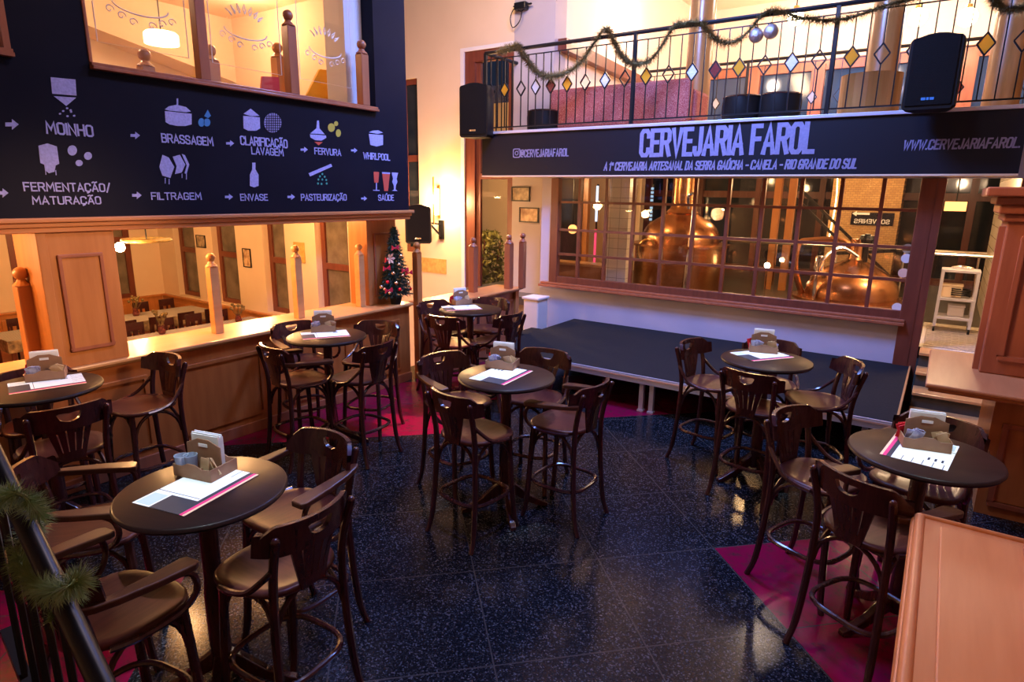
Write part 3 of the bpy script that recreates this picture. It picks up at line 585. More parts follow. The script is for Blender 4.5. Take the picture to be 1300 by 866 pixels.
chalk('sieve_mesh_drawing', [[(346-math.sqrt(max(0, 1-(dy/12.5)**2))*11, 156+dy), (346+math.sqrt(max(0, 1-(dy/12.5)**2))*11, 156+dy+.2), (346+math.sqrt(max(0, 1-(dy/12.5)**2))*11, 156+dy+.9), (346-math.sqrt(max(0, 1-(dy/12.5)**2))*11, 156+dy+.7)] for dy in (-9, -6, -3, 0, 3, 6, 9)]
      +[[(346+dx, 156-math.sqrt(1-(dx/11)**2)*12.5), (346.7+dx, 156-math.sqrt(1-(dx/11)**2)*12.5), (346.7+dx, 156+math.sqrt(1-(dx/11)**2)*12.5), (346+dx, 156+math.sqrt(1-(dx/11)**2)*12.5)] for dx in (-8, -5.3, -2.6, 0, 2.6, 5.3, 8)], 'board', .004)
chalk('boiling_flask_drawing', [[(402.3, 153), (404.6, 153), (405.3, 163), (412, 170.5), (393.6, 169.5), (401.5, 163)], [(393.3, 170.5), (413.5, 172), (414, 175), (408, 178.5), (400, 178), (393.8, 174.5)]])
chalk('flame_drawing', [[(399, 180), (409.5, 180.5), (404.3, 184.5)]], 'chalkred')
chalk('hops_drawing', [ell(420.5, 162, 4.5, 5.5, 12), ell(426.5, 157, 2.6, 3.2, 10), ell(429.3, 169, 3.3, 5, 10)], 'chalkyel')
chalk('whirlpool_tank_drawing', [[(468, 170), (486, 171.5), (486, 184), (478, 186), (470, 184)], [(468, 168), (473, 166), (480, 165.5), (486, 168.5), (479, 170)]])
chalk('fermenter_drawing', [[(48.5, 185), (60, 182), (72, 186), (75, 208), (70.5, 210), (69, 218), (62, 220), (57, 216), (56, 209), (51, 207)], [(57, 216), (58, 216), (58.6, 222), (57.6, 222)], [(70, 216), (71, 216), (71.6, 222.5), (70.6, 222.5)]])
chalk('yeast_drawing', [ell(91.5, 191, 6, 6.5), ell(111.5, 198, 5, 5), ell(100.2, 207, 4.6, 4)])
chalk('filter_press_drawing', [[(206, 196.5), (214, 200), (221, 212), (216, 226), (206, 223), (202, 212)], [(219, 199), (228, 196.5), (235, 209), (230.5, 219), (222, 221), (224, 211)], [(230.5, 195.5), (234.5, 197), (240, 209), (236.5, 221), (234, 220), (237, 210)], [(209, 226), (210, 226), (210, 233), (209, 233)], [(214, 227), (215, 227), (215, 234), (214, 234)], [(230.5, 220.5), (231.3, 220.5), (231.3, 226), (230.5, 226)], [(236, 221), (236.8, 221), (236.8, 228), (236, 228)]])
chalk('bottle_drawing', [[(320, 206.5), (324, 206.5), (324, 215), (328, 222), (328, 236), (322.5, 238), (317, 236), (317, 222), (320, 215)]])
chalk('pasteuriser_bar_drawing', [[(391.5, 220), (420, 208), (421.5, 211.5), (393.5, 224)]])
chalk('spray_drops_drawing', [ell(x, y, 1.1, 1.4, 8) for x, y in ((409, 221), (406, 224), (412, 224.5), (404, 228), (409, 228), (414, 228.5), (403.5, 233), (408, 233.5), (414.5, 233))], 'chalkgreen')
chalk('red_goblet_drawing', [[(474, 218), (481, 218.5), (480, 232), (475, 232)]], 'chalkred'); chalk('goblet_foot_drawing', [[(477, 232), (478.3, 232), (478.3, 241), (477, 241)], [(473.5, 241), (481.5, 241.2), (481.5, 242.4), (473.5, 242.2)]])
chalk('red_beer_glass_drawing', [[(485, 220.5), (494.6, 221), (492.3, 242.5), (487.8, 242.5)]], 'chalkred'); chalk('beer_foam_drawing', [[(484.8, 218.5), (495, 219), (494.8, 221), (485, 220.5)]])
chalk('white_goblet_drawing', [[(497, 219), (505.2, 219.3), (503.3, 227), (504.3, 231), (502.5, 235), (501.8, 240.5), (504.5, 242.5), (497.5, 242.3), (500.2, 240.5), (499.6, 235), (497.8, 231), (498.8, 227)]])

# ------------------------------------------------------------------ balcony sign board
t = thing('sign_board', 'long dark painted sign board along the balcony edge with lilac brewery lettering', 'sign', (-2.9, YF, 2.655))
bx(-6.31, .53, YF, YF+.06, 2.655, 3.285).build('panel', 'fascia', t, world=True)
bx(-6.32, .54, YF-.03, YF+.09, 3.285, 3.325).build('cap_rail', 'alu', t, world=True, bevel=.005)
bx(-6.31, .53, YF-.012, YF+.4, 2.635, 2.655).build('lower_edge', 'cream', t, world=True)
def ftext(s, bl, tl, right, b=.2, shear=0., material='chalkdim'):
    A = on_y(*bl, YF); B = on_y(*tl, YF); R = on_y(*right, YF); wall_text(s, t, 'y', A.x, R.x, A.z, B.z-A.z, YF, material, b, shear=shear, gap=.25)
ftext('CERVEJARIA FAROL', (811, 200), (811, 164), (1034, 196), .15)
ftext('A 1ª CERVEJARIA ARTESANAL DA SERRA GAÚCHA - CANELA - RIO GRANDE DO SUL', (766, 217), (766, 206), (1087, 215), .17, .15)
ftext('@CERVEJARIAFAROL', (661, 200), (661, 190), (722, 199.5), .14)
ftext('WWW.CERVEJARIAFAROL.', (1145, 191), (1145, 178), (1294, 190), .155, .12)
A = on_y(656, 194.5, YF); mb = MB()
def fring(mb, r0, r1, n, sq):
    def q(r, a):
        c, s = math.cos(a), math.sin(a); k = (abs(c)**sq+abs(s)**sq)**(-1/sq); return (A.x+r*k*c, YF-.004, A.z+r*k*s)
    a_ = [2*PI*k/n for k in range(n)]
    for k in range(n): mb.prism([q(r0, a_[k]), q(r1, a_[k]), q(r1, a_[(k+1) % n]), q(r0, a_[(k+1) % n])], (0, .004, 0))
fring(mb, .055, .070, 32, 6); fring(mb, .022, .034, 24, 2); mb.box(A.x+.03, A.x+.042, YF-.004, YF, A.z+.03, A.z+.042)
mb.build('camera_icon', 'chalkdim', t, world=True)

# ------------------------------------------------------------------ balcony railing
def railing(label, y, x0, x1, z0, zt, xs_d, zd, dh, posts, seedv, plain=True, ret=None):
    t = thing('balcony_railing', label, 'railing', ((x0+x1)/2, y, z0)); rnd = random.Random(seedv)
    MB().tube([(x0, y, zt), (x1, y, zt)], .028, 8).build('top_rail', 'iron', t, world=True, smooth=True)
    MB().bar((x0, y, zt-.10), (x1, y, zt-.10), .014).build('upper_bar', 'iron', t, world=True)
    MB().bar((x0, y, z0+.06), (x1, y, z0+.06), .018).build('lower_bar', 'iron', t, world=True)
    for p in posts: MB().bar((p, y, z0), (p, y, zt), .045).build('post', 'iron', t, world=True)
    kinds = ['iron', 'amberpane', 'iron', 'clearpane', 'redpane', 'amberpane', 'iron', 'clearpane']
    for k, x in enumerate(xs_d):
        mb = MB().bar((x, y, z0+.06), (x, y, zd-dh/2+.01), .013).bar((x, y, zd+dh/2-.01), (x, y, zt-.1), .013); b = mb.build('baluster', 'iron', t, world=True)
        w_ = dh*.36; P = [(x, y, zd+dh/2), (x+w_, y, zd), (x, y, zd-dh/2), (x-w_, y, zd)]
        mb = MB()
        for i in range(4): mb.bar(P[i], P[(i+1) % 4], .016, .02, up=(0, 1, 0))
        d = mb.build('diamond', 'iron', t, world=True)
        kk = kinds[k % 8]
        if kk != 'iron':
            o = MB().prism([(a, y-.004, c) for a, _, c in P], (0, .008, 0)).build('glass_pane', kk, None, world=False)
            o.parent = d; o.data.transform(Matrix.Translation(-t.location))
    if plain:
        for a, b in zip(xs_d, xs_d[1:]):
            MB().bar(((a+b)/2, y, z0+.06), ((a+b)/2, y, zt-.1), .013).build('baluster', 'iron', t, world=True)
    if ret:
        ye = ret; MB().tube([(x0, y, zt), (x0, ye, zt)], .028, 8).build('return_rail', 'iron', t, world=True)
        for k in range(1, 6): MB().bar((x0, y+(ye-y)*k/6, z0), (x0, y+(ye-y)*k/6, zt), .014).build('baluster', 'iron', t, world=True)
    return t
xd = [-6.17+.3*k for k in range(0, 3)]+[on_y(x, 100, YF).x for x in (679, 698, 719, 742, 767, 792, 819, 847, 877, 906, 936, 968, 1002, 1036, 1077, 1115, 1156)]+[-.25, .05, .35, .65, .95]
xd = [-6.17, -5.9, -5.6]+[on_y(x, 100, YF).x for x in (679, 698, 719, 742, 767, 792, 819, 847, 877, 906, 936, 968, 1002, 1036, 1077, 1115, 1156)]+[-.23, .07, .37, .67]
railing('black iron balcony railing with coloured glass diamonds above the sign board', YF+.03, -6.27, 1.0, 3.325, 4.49, xd, 3.93, .215, (-6.27, on_y(803, 100, YF).x, on_y(1056, 80, YF).x), 3, ret=YA)
railing('inner iron railing with diamonds on the far side of the balcony opening', 12.5, -5.4, 2.0, 3.27, 4.78, [-5.2+.42*k for k in range(17)], 4.09, .22, (-5.4, -3.4, -1.4, .6), 5, plain=False)

# ------------------------------------------------------------------ loudspeakers
def speaker(label, loc, rz, w, h, d, tilt=0., badge='chrome'):
    t = thing('loudspeaker', label, 'loudspeaker', loc, rz); t.rotation_euler = (tilt, 0, rz)
    def ol(sx, ins=0):
        o = [(-w/2+.03, ins), (w/2-.03, ins), (w/2, .03+ins), (w/2, h-.07)]+[(w/2-.05+.05*math.cos(a), h-.07+.05*math.sin(a)) for a in (.5, 1.0)]
        o += [(w*.36*q, h-.02+.03*(1-q*q)) for q in (1, .5, 0, -.5, -1)]+[(-w/2+.05-.05*math.cos(a), h-.07+.05*math.sin(a)) for a in (1.0, .5)]+[(-w/2, h-.07), (-w/2, .03+ins)]
        return [(x*sx, z) for x, z in o]
    mb = MB(); rg = [[mb.v((x, y, z)) for x, z in ol(sx)] for y, sx in ((0, .96), (.03, 1), (d*.4, 1), (d*.9, .76), (d, .68))]
    for A, B in zip(rg, rg[1:]):
        for k in range(len(A)): mb.face([A[k], A[(k+1) % len(A)], B[(k+1) % len(A)], B[k]])
    mb.face(rg[0]); mb.face(rg[-1][::-1]); mb.build('cabinet', 'black', t, smooth=True, auto=30)
    mb = MB(); n = 8; pts = [(-w*.43+w*.86*k/n, h*.955+.03*math.sin(PI*k/n)) for k in range(n+1)]
    mb.prism([(-w*.43, -.012, .05*h)]+[(w*.43, -.012, .05*h)]+[(x, -.012, z) for x, z in pts[::-1]], (0, .02, 0)); mb.build('grille', 'blackmesh', t, bevel=.006)
    b = MB().box(-.06, -.022, -.018, -.012, .085, .11).box(-.014, .006, -.018, -.012, .085, .11).box(.014, .05, -.018, -.012, .085, .11); b.build('badge', badge, t)
    bx(-.05, .05, d*.5, d+.14, h*.42, h*.56).build('bracket', 'iron', t)
    return t
speaker('big black loudspeaker hung in front of the right part of the balcony railing', (-.33, 7.80, 3.27), math.radians(-4), .46, .70, .34, badge='chalkblue')
speaker('black loudspeaker hung at the left end of the balcony sign board', (-6.22, 7.95, 3.22), math.radians(10), .50, .78, .36)
speaker('black loudspeaker on a wall bracket beside the glowing wall lamp', (-7.98, 8.56, 1.45), math.radians(40), .48, .70, .34)
o = MB().box(-8.02, -7.90, YA-.03, YA, 1.5, 1.86).bar((-7.96, YA-.02, 1.78), (-8.17, 8.80, 1.84), .03).bar((-7.96, YA-.02, 1.55), (-8.05, 8.95, 1.80), .03).build('speaker_bracket', 'iron')
tag(o, 'black triangular wall bracket holding the loudspeaker by the wall lamp', 'bracket')
# wall lamp
t = thing('wall_lamp', 'glowing wall lamp with a slim vertical spine on the cream pillar', 'lamp', (-8.02, YA, 2.2))
MB().box(-.03, .03, -.02, 0, -.3, .3).build('back_plate', 'brass', t)
MB().lathe([(.0, -.24), (.055, -.24), (.06, 0), (.055, .24), (0, .24)], (0, -.085, 0), 16).build('glass_shade', 'lampshade', t, smooth=True)
MB().tube([(0, -.16, -.42), (0, -.165, 0), (0, -.16, .46)], .016, 6).build('spine', 'brass', t)
lamp('POINT', (-7.75, YA-.32, 2.2), 120, WARM, .08, name='wall_lamp_light'); lamp('POINT', (-8.02, YA-.30, 2.25), 80, WARM, .08, name='wall_lamp_light')
o = bx(on_y(535, 328, YA).x, on_y(567, 346, YA).x, YA-.012, YA, on_y(550, 346, YA).z, on_y(550, 328, YA).z).build('poster', 'gold'); tag(o, 'gold coloured poster on the pillar under the wall lamp', 'poster')
def picture(label, a, b, y, m, fr_m='iron'):
    A = on_y(*a, y); B = on_y(*b, y); t = thing('framed_picture', label, 'picture', ((A.x+B.x)/2, y, (A.z+B.z)/2)); hw = abs(B.x-A.x)/2; hz = abs(A.z-B.z)/2
    MB().box(-hw, hw, -.025, 0, -hz, -hz+.02).box(-hw, hw, -.025, 0, hz-.02, hz).box(-hw, -hw+.02, -.025, 0, -hz+.02, hz-.02).box(hw-.02, hw, -.025, 0, -hz+.02, hz-.02).build('frame', fr_m, t)
    bx(-hw+.02, hw-.02, -.012, -.002, -hz+.02, hz-.02).build('print', m, t); return t
picture('upper framed picture on the narrow wall under the balcony', (650, 237), (673, 256), YA-.006, 'print')
picture('lower framed picture showing glasses on the narrow wall under the balcony', (660, 263), (684, 283), YA-.006, 'print2')
picture('small framed notice between the two left dining room windows', (249, 298), (262, 315), YA-.002, 'print')
picture('tall framed beer picture between dining room windows', (308, 315), (320, 340), YA-.002, 'print2')
picture('golden framed picture behind the second honey post', (373, 307), (388, 334), YA-.002, 'gold', 'gold')
# cable hub high on the wall
t = thing('wall_projector_bracket', 'dark bracket with loose cable high on the lilac wall', 'bracket', on_y(662, 8, YA-.08))
MB().box(-.12, .10, -.05, .07, -.05, .06).box(-.16, .2, -.02, .02, .0, .03).build('body', 'iron', t, bevel=.02)
MB().tube(spline([(.12, 0, .03), (.02, -.02, -.08), (-.12, -.02, -.02), (-.2, -.02, -.15), (-.15, -.02, -.3), (-.02, -.02, -.22), (.02, 0, -.05)]), .008, 6).build('cable', 'iron', t, smooth=True)

# ------------------------------------------------------------------ balcony furniture
t = thing('sofa', 'red paisley sofa with its back to the balcony railing', 'sofa', (-4.3, 9.15, 3.27))
MB().box(-1.13, 1.13, -.28, -.08, .12, .70).build('backrest', 'paisley', t, bevel=.06); bx(-.98, .98, -.08, .50, .12, .42).build('seat', 'paisley', t, bevel=.05)
for s in (-1, 1): bx(s*1.06-.1, s*1.06+.1, -.08, .5, .12, .58).build('armrest', 'paisley', t, bevel=.06)
for sx in (-1, 1):
    for y in (-.2, .42): bx(sx*1.0-.03, sx*1.0+.03, y-.03, y+.03, 0, .12).build('leg', 'frame', t)
for k, (x, l) in enumerate(((690, 'round black pouf left of the paisley sofa behind the railing'), (943, 'round black pouf above the sign lettering, left of the pair'), (990, 'round black pouf above the sign lettering, right of the pair'))):
    p = on_y(x, 132, 8.85); t = thing('pouf', l, 'stool', (p.x, 8.85, 3.27), 0, 'black poufs on the balcony')
    MB().lathe([(.23, .04), (.25, .08), (.26, .28), (.25, .37), (.22, .395), (0, .405)], n=28).build('cushion', 'black', t, smooth=True); MB().lathe([(.22, 0), (.22, .04)], n=24).build('base', 'iron', t)
    MB().tube([(.252*math.cos(a*PI/14), .252*math.sin(a*PI/14), .375) for a in range(28)], .007, 5, closed=True).build('piping', 'chair', t)
t = thing('barrel_chair', 'curved tan wooden chair behind the big loudspeaker', 'chair', (-1.02, 9.3, 3.27))
mb = MB(); n = 14
for k in range(n):
    a0, a1 = PI+PI*k/n, PI+PI*(k+1)/n
    mb.prism([(.34*math.cos(a0), .3*math.sin(a0), .1), (.34*math.cos(a1), .3*math.sin(a1), .1), (.31*math.cos(a1), .27*math.sin(a1), .1), (.31*math.cos(a0), .27*math.sin(a0), .1)], (0, 0, .5))
mb.build('backrest', 'gilt', t); MB().lathe([(.28, .36), (.29, .40), (0, .42)], n=20).build('seat', 'orange', t)
for a in range(4): bx(.22*math.cos(a*PI/2+.78)-.02, .22*math.cos(a*PI/2+.78)+.02, .22*math.sin(a*PI/2+.78)-.02, .22*math.sin(a*PI/2+.78)+.02, 0, .37).build('leg', 'orange', t)
def round_column(label, px, y, r, z0=3.27, z1=6.6, m='gilt'):
    x = on_y(px, 100, y).x; t = thing('round_column', label, 'column', (x, y, z0))
    MB().lathe([(r, .18), (r, z1-z0-.2)], n=24).build('shaft', m, t, smooth=True); MB().lathe([(r*1.3, 0), (r*1.3, .12), (r*1.08, .18)], n=24).build('base', m, t); MB().lathe([(r*1.05, z1-z0-.2), (r*1.3, z1-z0-.1), (r*1.3, z1-z0)], n=24).build('capital', m, t)
round_column('round warm wood column right of the sofa on the balcony level', 886, 10.0, .19, 3.0)
round_column('round warm wood column left of the big loudspeaker on the balcony level', 1117, 10.0, .19, 3.0)
round_column('round warm wood column at the far right end of the balcony level', 1275, 10.0, .19, 3.0)
p = on_x(617, 85, -6.6)
for px, l in ((820, 'glowing globe lamp between sofa and garland swags'), (1010, 'glowing globe lamp behind the garland centre'), (1165, 'glowing globe lamp above the big loudspeaker'), (1228, 'glowing globe lamp at far right over the balcony')):
    y = 13.8; q = on_y(px, 22, y); t = thing('globe_lamp', l, 'lamp', q, 0, 'globe lamps hanging over the balcony')
    MB().ball((0, 0, 0), .15, 20).build('globe', 'bulb', t, smooth=True); MB().tube([(0, 0, .14), (0, 0, 6.604-q.z)], .012, 6).build('cord', 'iron', t); MB().lathe([(.06, .13), (.05, .2)], n=12).build('cap', 'brass', t)
# garland on the balcony rail with two baubles
G = [(632, 66), (648, 60), (657, 58), (665, 70), (676, 86), (690, 96), (705, 96), (722, 91), (738, 78), (752, 58), (764, 40), (771, 37), (778, 48), (786, 66), (797, 78), (812, 81), (828, 74), (842, 55), (856, 33), (866, 30), (880, 28), (893, 31), (903, 45), (918, 54), (934, 52), (946, 44), (960, 28), (973, 15), (990, 14), (1011, 21), (1030, 24), (1050, 26), (1070, 24), (1088, 20), (1108, 13), (1127, 6), (1150, 1), (1169, -4)]
o = tinsel(spline([on_y(x, y, YF-.03) for x, y in G], 4), .095, 9000, 'tinselgold', 'tinsel_garland', needle=.0075, seed=3)
tag(o, 'gold and green tinsel garland swagged along the balcony rail', 'garland')
o = tinsel(spline([on_y(x, y, YF-.03) for x, y in ((1258, -6), (1268, 6), (1278, 12), (1290, 11), (1310, 8))], 4), .10, 1600, 'tinselgold', 'tinsel_garland', needle=.0075, seed=4)
tag(o, 'short bunch of tinsel garland at the far right of the balcony rail', 'garland')
for x, y, l in ((960, 45, 'silver glitter bauble on the garland, left and lower of the pair'), (979, 40, 'silver glitter bauble on the garland, right and higher of the pair')):
    q = on_y(x, y, YF-.06); t = thing('glitter_bauble', l, 'bauble', q, 0, 'glitter baubles on the balcony garland'); MB().ball((0, 0, 0), .085, 20).build('ball', 'disco', t, smooth=True); MB().lathe([(.018, .08), (.018, .10)], n=8).build('cap', 'chrome', t); MB().tube([(0, 0, .1), (0, .02, .22)], .003, 4).build('hanger', 'iron', t)

# ------------------------------------------------------------------ stage
t = thing('stage_platform', 'low black carpeted stage platform under the brewery window', 'stage', (-2.4, 7.4, 0))
SX0, SX1, SY0, SY1 = -4.72, -.12, 6.30, YB-.02
bx(SX0, SX1, SY0+.02, SY1, .36, .43).build('deck', 'deck', t, world=True)
o = MB().box(SX0, SX1, SY0, SY0+.02, .335, .425).build('edge_profile', 'alu', t, world=True)
o2 = bx(SX0, SX1, SY0-.004, SY0, .385, .405).build('edge_stripe', 'peach', None); o2.parent = o; o2.data.transform(Matrix.Translation(-t.location))
bx(SX1-.003, SX1+.015, SY0, SY1, .335, .44).build('end_profile', 'honey', t, world=True)
for x in (-4.6, -2.56, -2.44, -.35):
    for y in (SY0+.06, SY1-.1):
        l_ = bx(x-.025, x+.025, y-.025, y+.025, .02, .36).build('leg', 'alu', t, world=True)
        f_ = bx(x-.035, x+.035, y-.035, y+.035, 0, .02).build('foot', 'alu', None); f_.parent = l_; f_.data.transform(Matrix.Translation(-t.location))
t = thing('storage_bin', 'pale plastic bin standing behind the partition end at the wall', 'bin', (-5.26, 8.35, 0))
MB().prism([(-.14, -.15, 0), (.14, -.15, 0), (.14, .15, 0), (-.14, .15, 0)], (0, 0, .74)).build('body', 'white', t, bevel=.02); bx(-.16, .16, -.17, .17, .74, .78).build('lid', 'white', t, bevel=.01)
t = thing('side_step', 'low dark step box at the back left corner of the stage', 'step', (-4.98, 7.95, 0))
bx(-.22, .22, -.3, .2, .27, .31).build('tread', 'deck', t); bx(-.2, .2, -.28, .18, 0, .27).build('body', 'black', t)

# ------------------------------------------------------------------ brewery tanks and fittings
def copper_tank(label, loc, r, hb, dome, lip, neck_r, neck_h):
    t = thing('copper_brew_kettle', label, 'brew kettle', loc)
    MB().lathe([(r, 0), (r, hb)], n=48).build('body', 'tank', t, smooth=True)
    MB().lathe([(r+.02, hb-.03), (r+lip, hb-.02), (r+lip, hb+.02), (r-.02, hb+.03)], n=48).build('rim', 'tank', t, smooth=True)
    prof = [(r*q, hb+.02+dome*h) for q, h in ((.86, 0), (.86, .14), (.84, .30), (.78, .46), (.68, .60), (.54, .72), (.38, .83))]+[(max(neck_r*1.3, r*.2), hb+.02+dome*.93), (neck_r, hb+.02+dome)]
    MB().lathe(prof, n=48).build('dome', 'tank', t, smooth=True)
    MB().lathe([(neck_r*1.5, hb+dome*.93), (neck_r*1.1, hb+dome*1.06), (neck_r, hb+dome*1.2), (neck_r, min(hb+dome+neck_h, 2.33))], n=32).build('neck_pipe', 'tank', t, smooth=True)
    return t
p = on_y(862, 300, 11.2); q = on_y(803, 300, 11.2); R_ = (on_y(920, 300, 11.2).x-q.x)/2*.94
t = copper_tank('tall copper brew kettle with a wide chimney pipe behind the window, left one', ((q.x+on_y(920, 300, 11.2).x)/2, 11.4, .66), R_, .84, .62, .07, .2, .9)
MB().tube(spline([(.30, -.55, 1.5), (.30, -.6, 1.72), (.40, -.6, 1.74), (.42, -.62, 1.5), (.42, -.75, .5), (.42, -.8, 0)]), .028, 8).build('steam_pipe', 'chrome', t, smooth=True)
MB().tube([(.16*math.cos(a*PI/10)-.35, -.7, .75+.2*math.sin(a*PI/10)) for a in range(20)], .02, 6, closed=True).build('hatch', 'brass', t)
MB().lathe([(.11, 0), (.11, .10), (.09, .12)], (.75, -.35, 1.42), 18, axis='y').build('sight_glass', 'chrome', t, smooth=True)
q0, q1 = on_y(1005, 372, 10.3), on_y(1157, 378, 10.3)
t = copper_tank('wide low copper brew kettle behind the window, right one', ((q0.x+q1.x)/2, 10.5, .66), (q1.x-q0.x)/2*.93, .26, .58, .08, .09, .30)
MB().tube(spline([(-.62, -.1, .2), (-.78, -.1, .62), (-.80, 0, 1.0), (-.66, .1, 1.08), (-.2, .2, 1.08), (.1, .15, .80)]), .045, 10).build('vapour_pipe', 'tank', t, smooth=True)
MB().tube(spline([(-.42, -.5, .2), (-.40, -.5, .75), (-.2, -.3, 1.02), (.05, -.2, .9)]), .025, 8).build('water_pipe', 'chrome', t, smooth=True)
mb = MB().bar((-.25, -.05, .92), (.5, .05, 1.0), .05).bar((.12, 0, .80), (.12, 0, 1.22), .07); mb.lathe([(.09, 1.08), (.11, 1.14), (.09, 1.2)], (.12, 0, 0), 16); mb.build('stirrer_motor', 'iron', t)
MB().lathe([(.07, .60), (.07, .78), (.05, .82)], (-.42, -.35, .08), 16).build('valve', 'chrome', t, smooth=True)
t = thing('steel_guard_rail', 'horizontal steel guard rail with glass behind the kettles', 'railing', (-1.2, 12.2, .66))
y = 12.2; q = on_y(1000, 309, y); MB().tube([(-3.6, y, q.z), (.6, y, q.z)], .03, 8).build('handrail', 'chrome', t, world=True, smooth=True)
for k in range(5): MB().tube([(-3.5+k, y, .66), (-3.5+k, y, q.z)], .018, 6).build('post', 'chrome', t, world=True)
bx(-3.5, .5, y-.005, y+.005, .85, q.z-.08).build('glass_panel', 'glass', t, world=True)
p = on_y(974, 337, 11.6); t = thing('floor_spotlight', 'small bright lamp glowing low between the two kettles', 'lamp', p); MB().ball((0, 0, 0), .05, 12).build('bulb', 'bulb', t, smooth=True); MB().tube([(0, .02, -.05), (0, .02, .66-p.z)], .012, 6).build('stem', 'chrome', t)
p = on_y(727, 291, 10.2); t = thing('red_wall_lantern', 'round amber lantern seen through the left end of the brewery window', 'lamp', p); MB().ball((0, 0, 0), .085, 14).build('globe', 'amberlamp', t, smooth=True); MB().tube([(0, 0, .08), (0, 0, 3.0-p.z)], .01, 6).build('cord', 'iron', t)
q = on_y(700, 352, 9.9); t = thing('wood_counter', 'curved light wood counter seen at the left behind the brewery window', 'counter', (-5.6, 9.9, .66)); bx(-.5, .75, -.1, .15, 0, .48).build('body', 'orange', t); bx(-.5, .8, -.15, .2, .48, .53).build('top', 'honey', t, bevel=.01)
for px, l in ((745, 'light wood post at left inside the brewery'), (985, 'light wood post behind the steel guard rail'), (1003, 'light wood post right of the left kettle')):
    x = on_y(px, 280, 12.6).x; o = bx(x-.06, x+.06, 12.5, 12.62, .66, 3.0).build('wood_post', 'orange'); tag(o, l, 'post', 'wood posts inside the brewery')
for px, col_, l in ((757, 'ledcool', 'vertical light tube, white above and red below, at left inside the brewery'), (841, 'ledblue', 'blue vertical light strip left of the tall brew kettle pipe'), (826, 'ledblue', 'faint blue vertical light strip farther left of the tall kettle pipe')):
    y = 13.4; z0, z1 = on_y(px, 335 if px == 757 else 280, y).z, on_y(px, 236, y).z; x = on_y(px, 280, y).x; t = thing('light_strip', l, 'light', (x, y, z0)); H = z1-z0
    bx(-.02, .02, 0, .03, -z0+.66, H+.04).build('housing', 'iron', t)
    mb = MB()
    if px == 757: mb.box(-.025, .025, -.02, 0, H*.55, H); MB().box(-.025, .025, -.02, 0, 0, H*.45).build('red_tube', 'ledred', t)
    else:
        for k in range(9): mb.box(-.03, .03, -.02, 0, H*k/9, H*(k+.6)/9)
    mb.build('tube', col_, t)
# metal stairs in the brewery
t = thing('metal_stair', 'dark metal stair rail slanting down behind the right kettle', 'stairs', (-2.1, 13.2, .66))
for dz in (0, .22): MB().bar((-2.9, 13.2, 2.99-dz), (-.6, 13.2, .9-dz), .05).build('stringer', 'iron', t, world=True)
for k in range(5): MB().bar((-2.8+.28*k, 13.2, 2.68-.25*k), (-2.8+.28*k, 13.2, 2.9-.25*k), .02).build('baluster', 'iron', t, world=True)
t = thing('hanging_sign', 'dark hanging sign with mirrored pale lettering on the brick chimney', 'sign', (on_y(1107, 278, 13.97).x, 13.97, on_y(1107, 278, 13.97).z))
bx(-.36, .36, 0, .03, -.12, .12).build('board', 'board', t); wall_text('SOUVENIRS', t, 'y', t.location.x-.3, t.location.x+.3, t.location.z-.09, .085, 13.97, 'paper', .15, flip=True)
a = on_y(1095, 272, 13.96); MB().prism([(a.x-.18, 13.962, a.z+.01), (a.x-.1, 13.962, a.z-.04), (a.x-.1, 13.962, a.z-.01), (a.x+.12, 13.962, a.z-.01), (a.x+.12, 13.962, a.z+.03), (a.x-.1, 13.962, a.z+.03), (a.x-.1, 13.962, a.z+.06)], (0, .005, 0)).build('arrow', 'paper', t, world=True)
o = tinsel(spline([(-1.9, 13.95, 2.95), (-1.85, 13.93, 2.3), (-1.9, 13.95, 1.5)], 6), .03, 150, 'lampshade', 'string_lights', needle=.006, seed=8); tag(o, 'string of warm fairy lights down the brick chimney', 'lights')
for px, py, l, m_ in ((1158.5, 316, 'dark round sticker at the top of the right window panes', 'print'), (1157, 328.5, 'pale sticker under the dark round one on the window', 'white'), (1153, 347, 'pink and white sticker low on the right window pane', 'peach'), (1145, 391, 'round pale sticker in the lowest right window pane', 'white')):
    q = on_y(px, py, YB-.01); o = MB().lathe([(.055, 0), (.055, .004)], n=18, axis='y').build('window_sticker', m_); o.location = (q.x-.05, YB-.014, q.z); tag(o, l, 'sticker')
# trolley behind the doorway
q0 = on_y(1197, 342, 9.9); q1 = on_y(1240, 345, 9.9); t = thing('steel_trolley', 'two-tier steel trolley standing in the brewery doorway', 'trolley', ((q0.x+q1.x)/2+.02, 10.05, .66)); hw = .21
for z in (.22, .47, .84): bx(-hw, hw, -.17, .17, z-.035, z).build('shelf', 'alu', t, bevel=.006)
for sx in (-1, 1):
    for sy in (-1, 1):
        l_ = bx(sx*(hw-.02)-.018, sx*(hw-.02)+.018, sy*.15-.018, sy*.15+.018, .08, .84).build('leg', 'alu', t); MB().lathe([(.04, -.012), (.04, .012)], (sx*(hw-.02), sy*.15, .04), 12, axis='x').build('wheel', 'black', t)
L3 = t.location
for l, dx, z, s, m_ in (('cream tub on the middle shelf of the steel trolley', -.06, .47, (.11, .1, .15), 'cream'), ('white tub on the low shelf of the steel trolley', .02, .22, (.09, .09, .13), 'white')):
    t = thing('tub', l, 'tub', L3+Vector((dx, 0, z))); bx(-s[0], s[0], -s[1], s[1], 0, s[2]).build('body', m_, t, bevel=.015); bx(-s[0]-.005, s[0]+.005, -s[1]-.005, s[1]+.005, s[2], s[2]+.018).build('lid', m_, t)
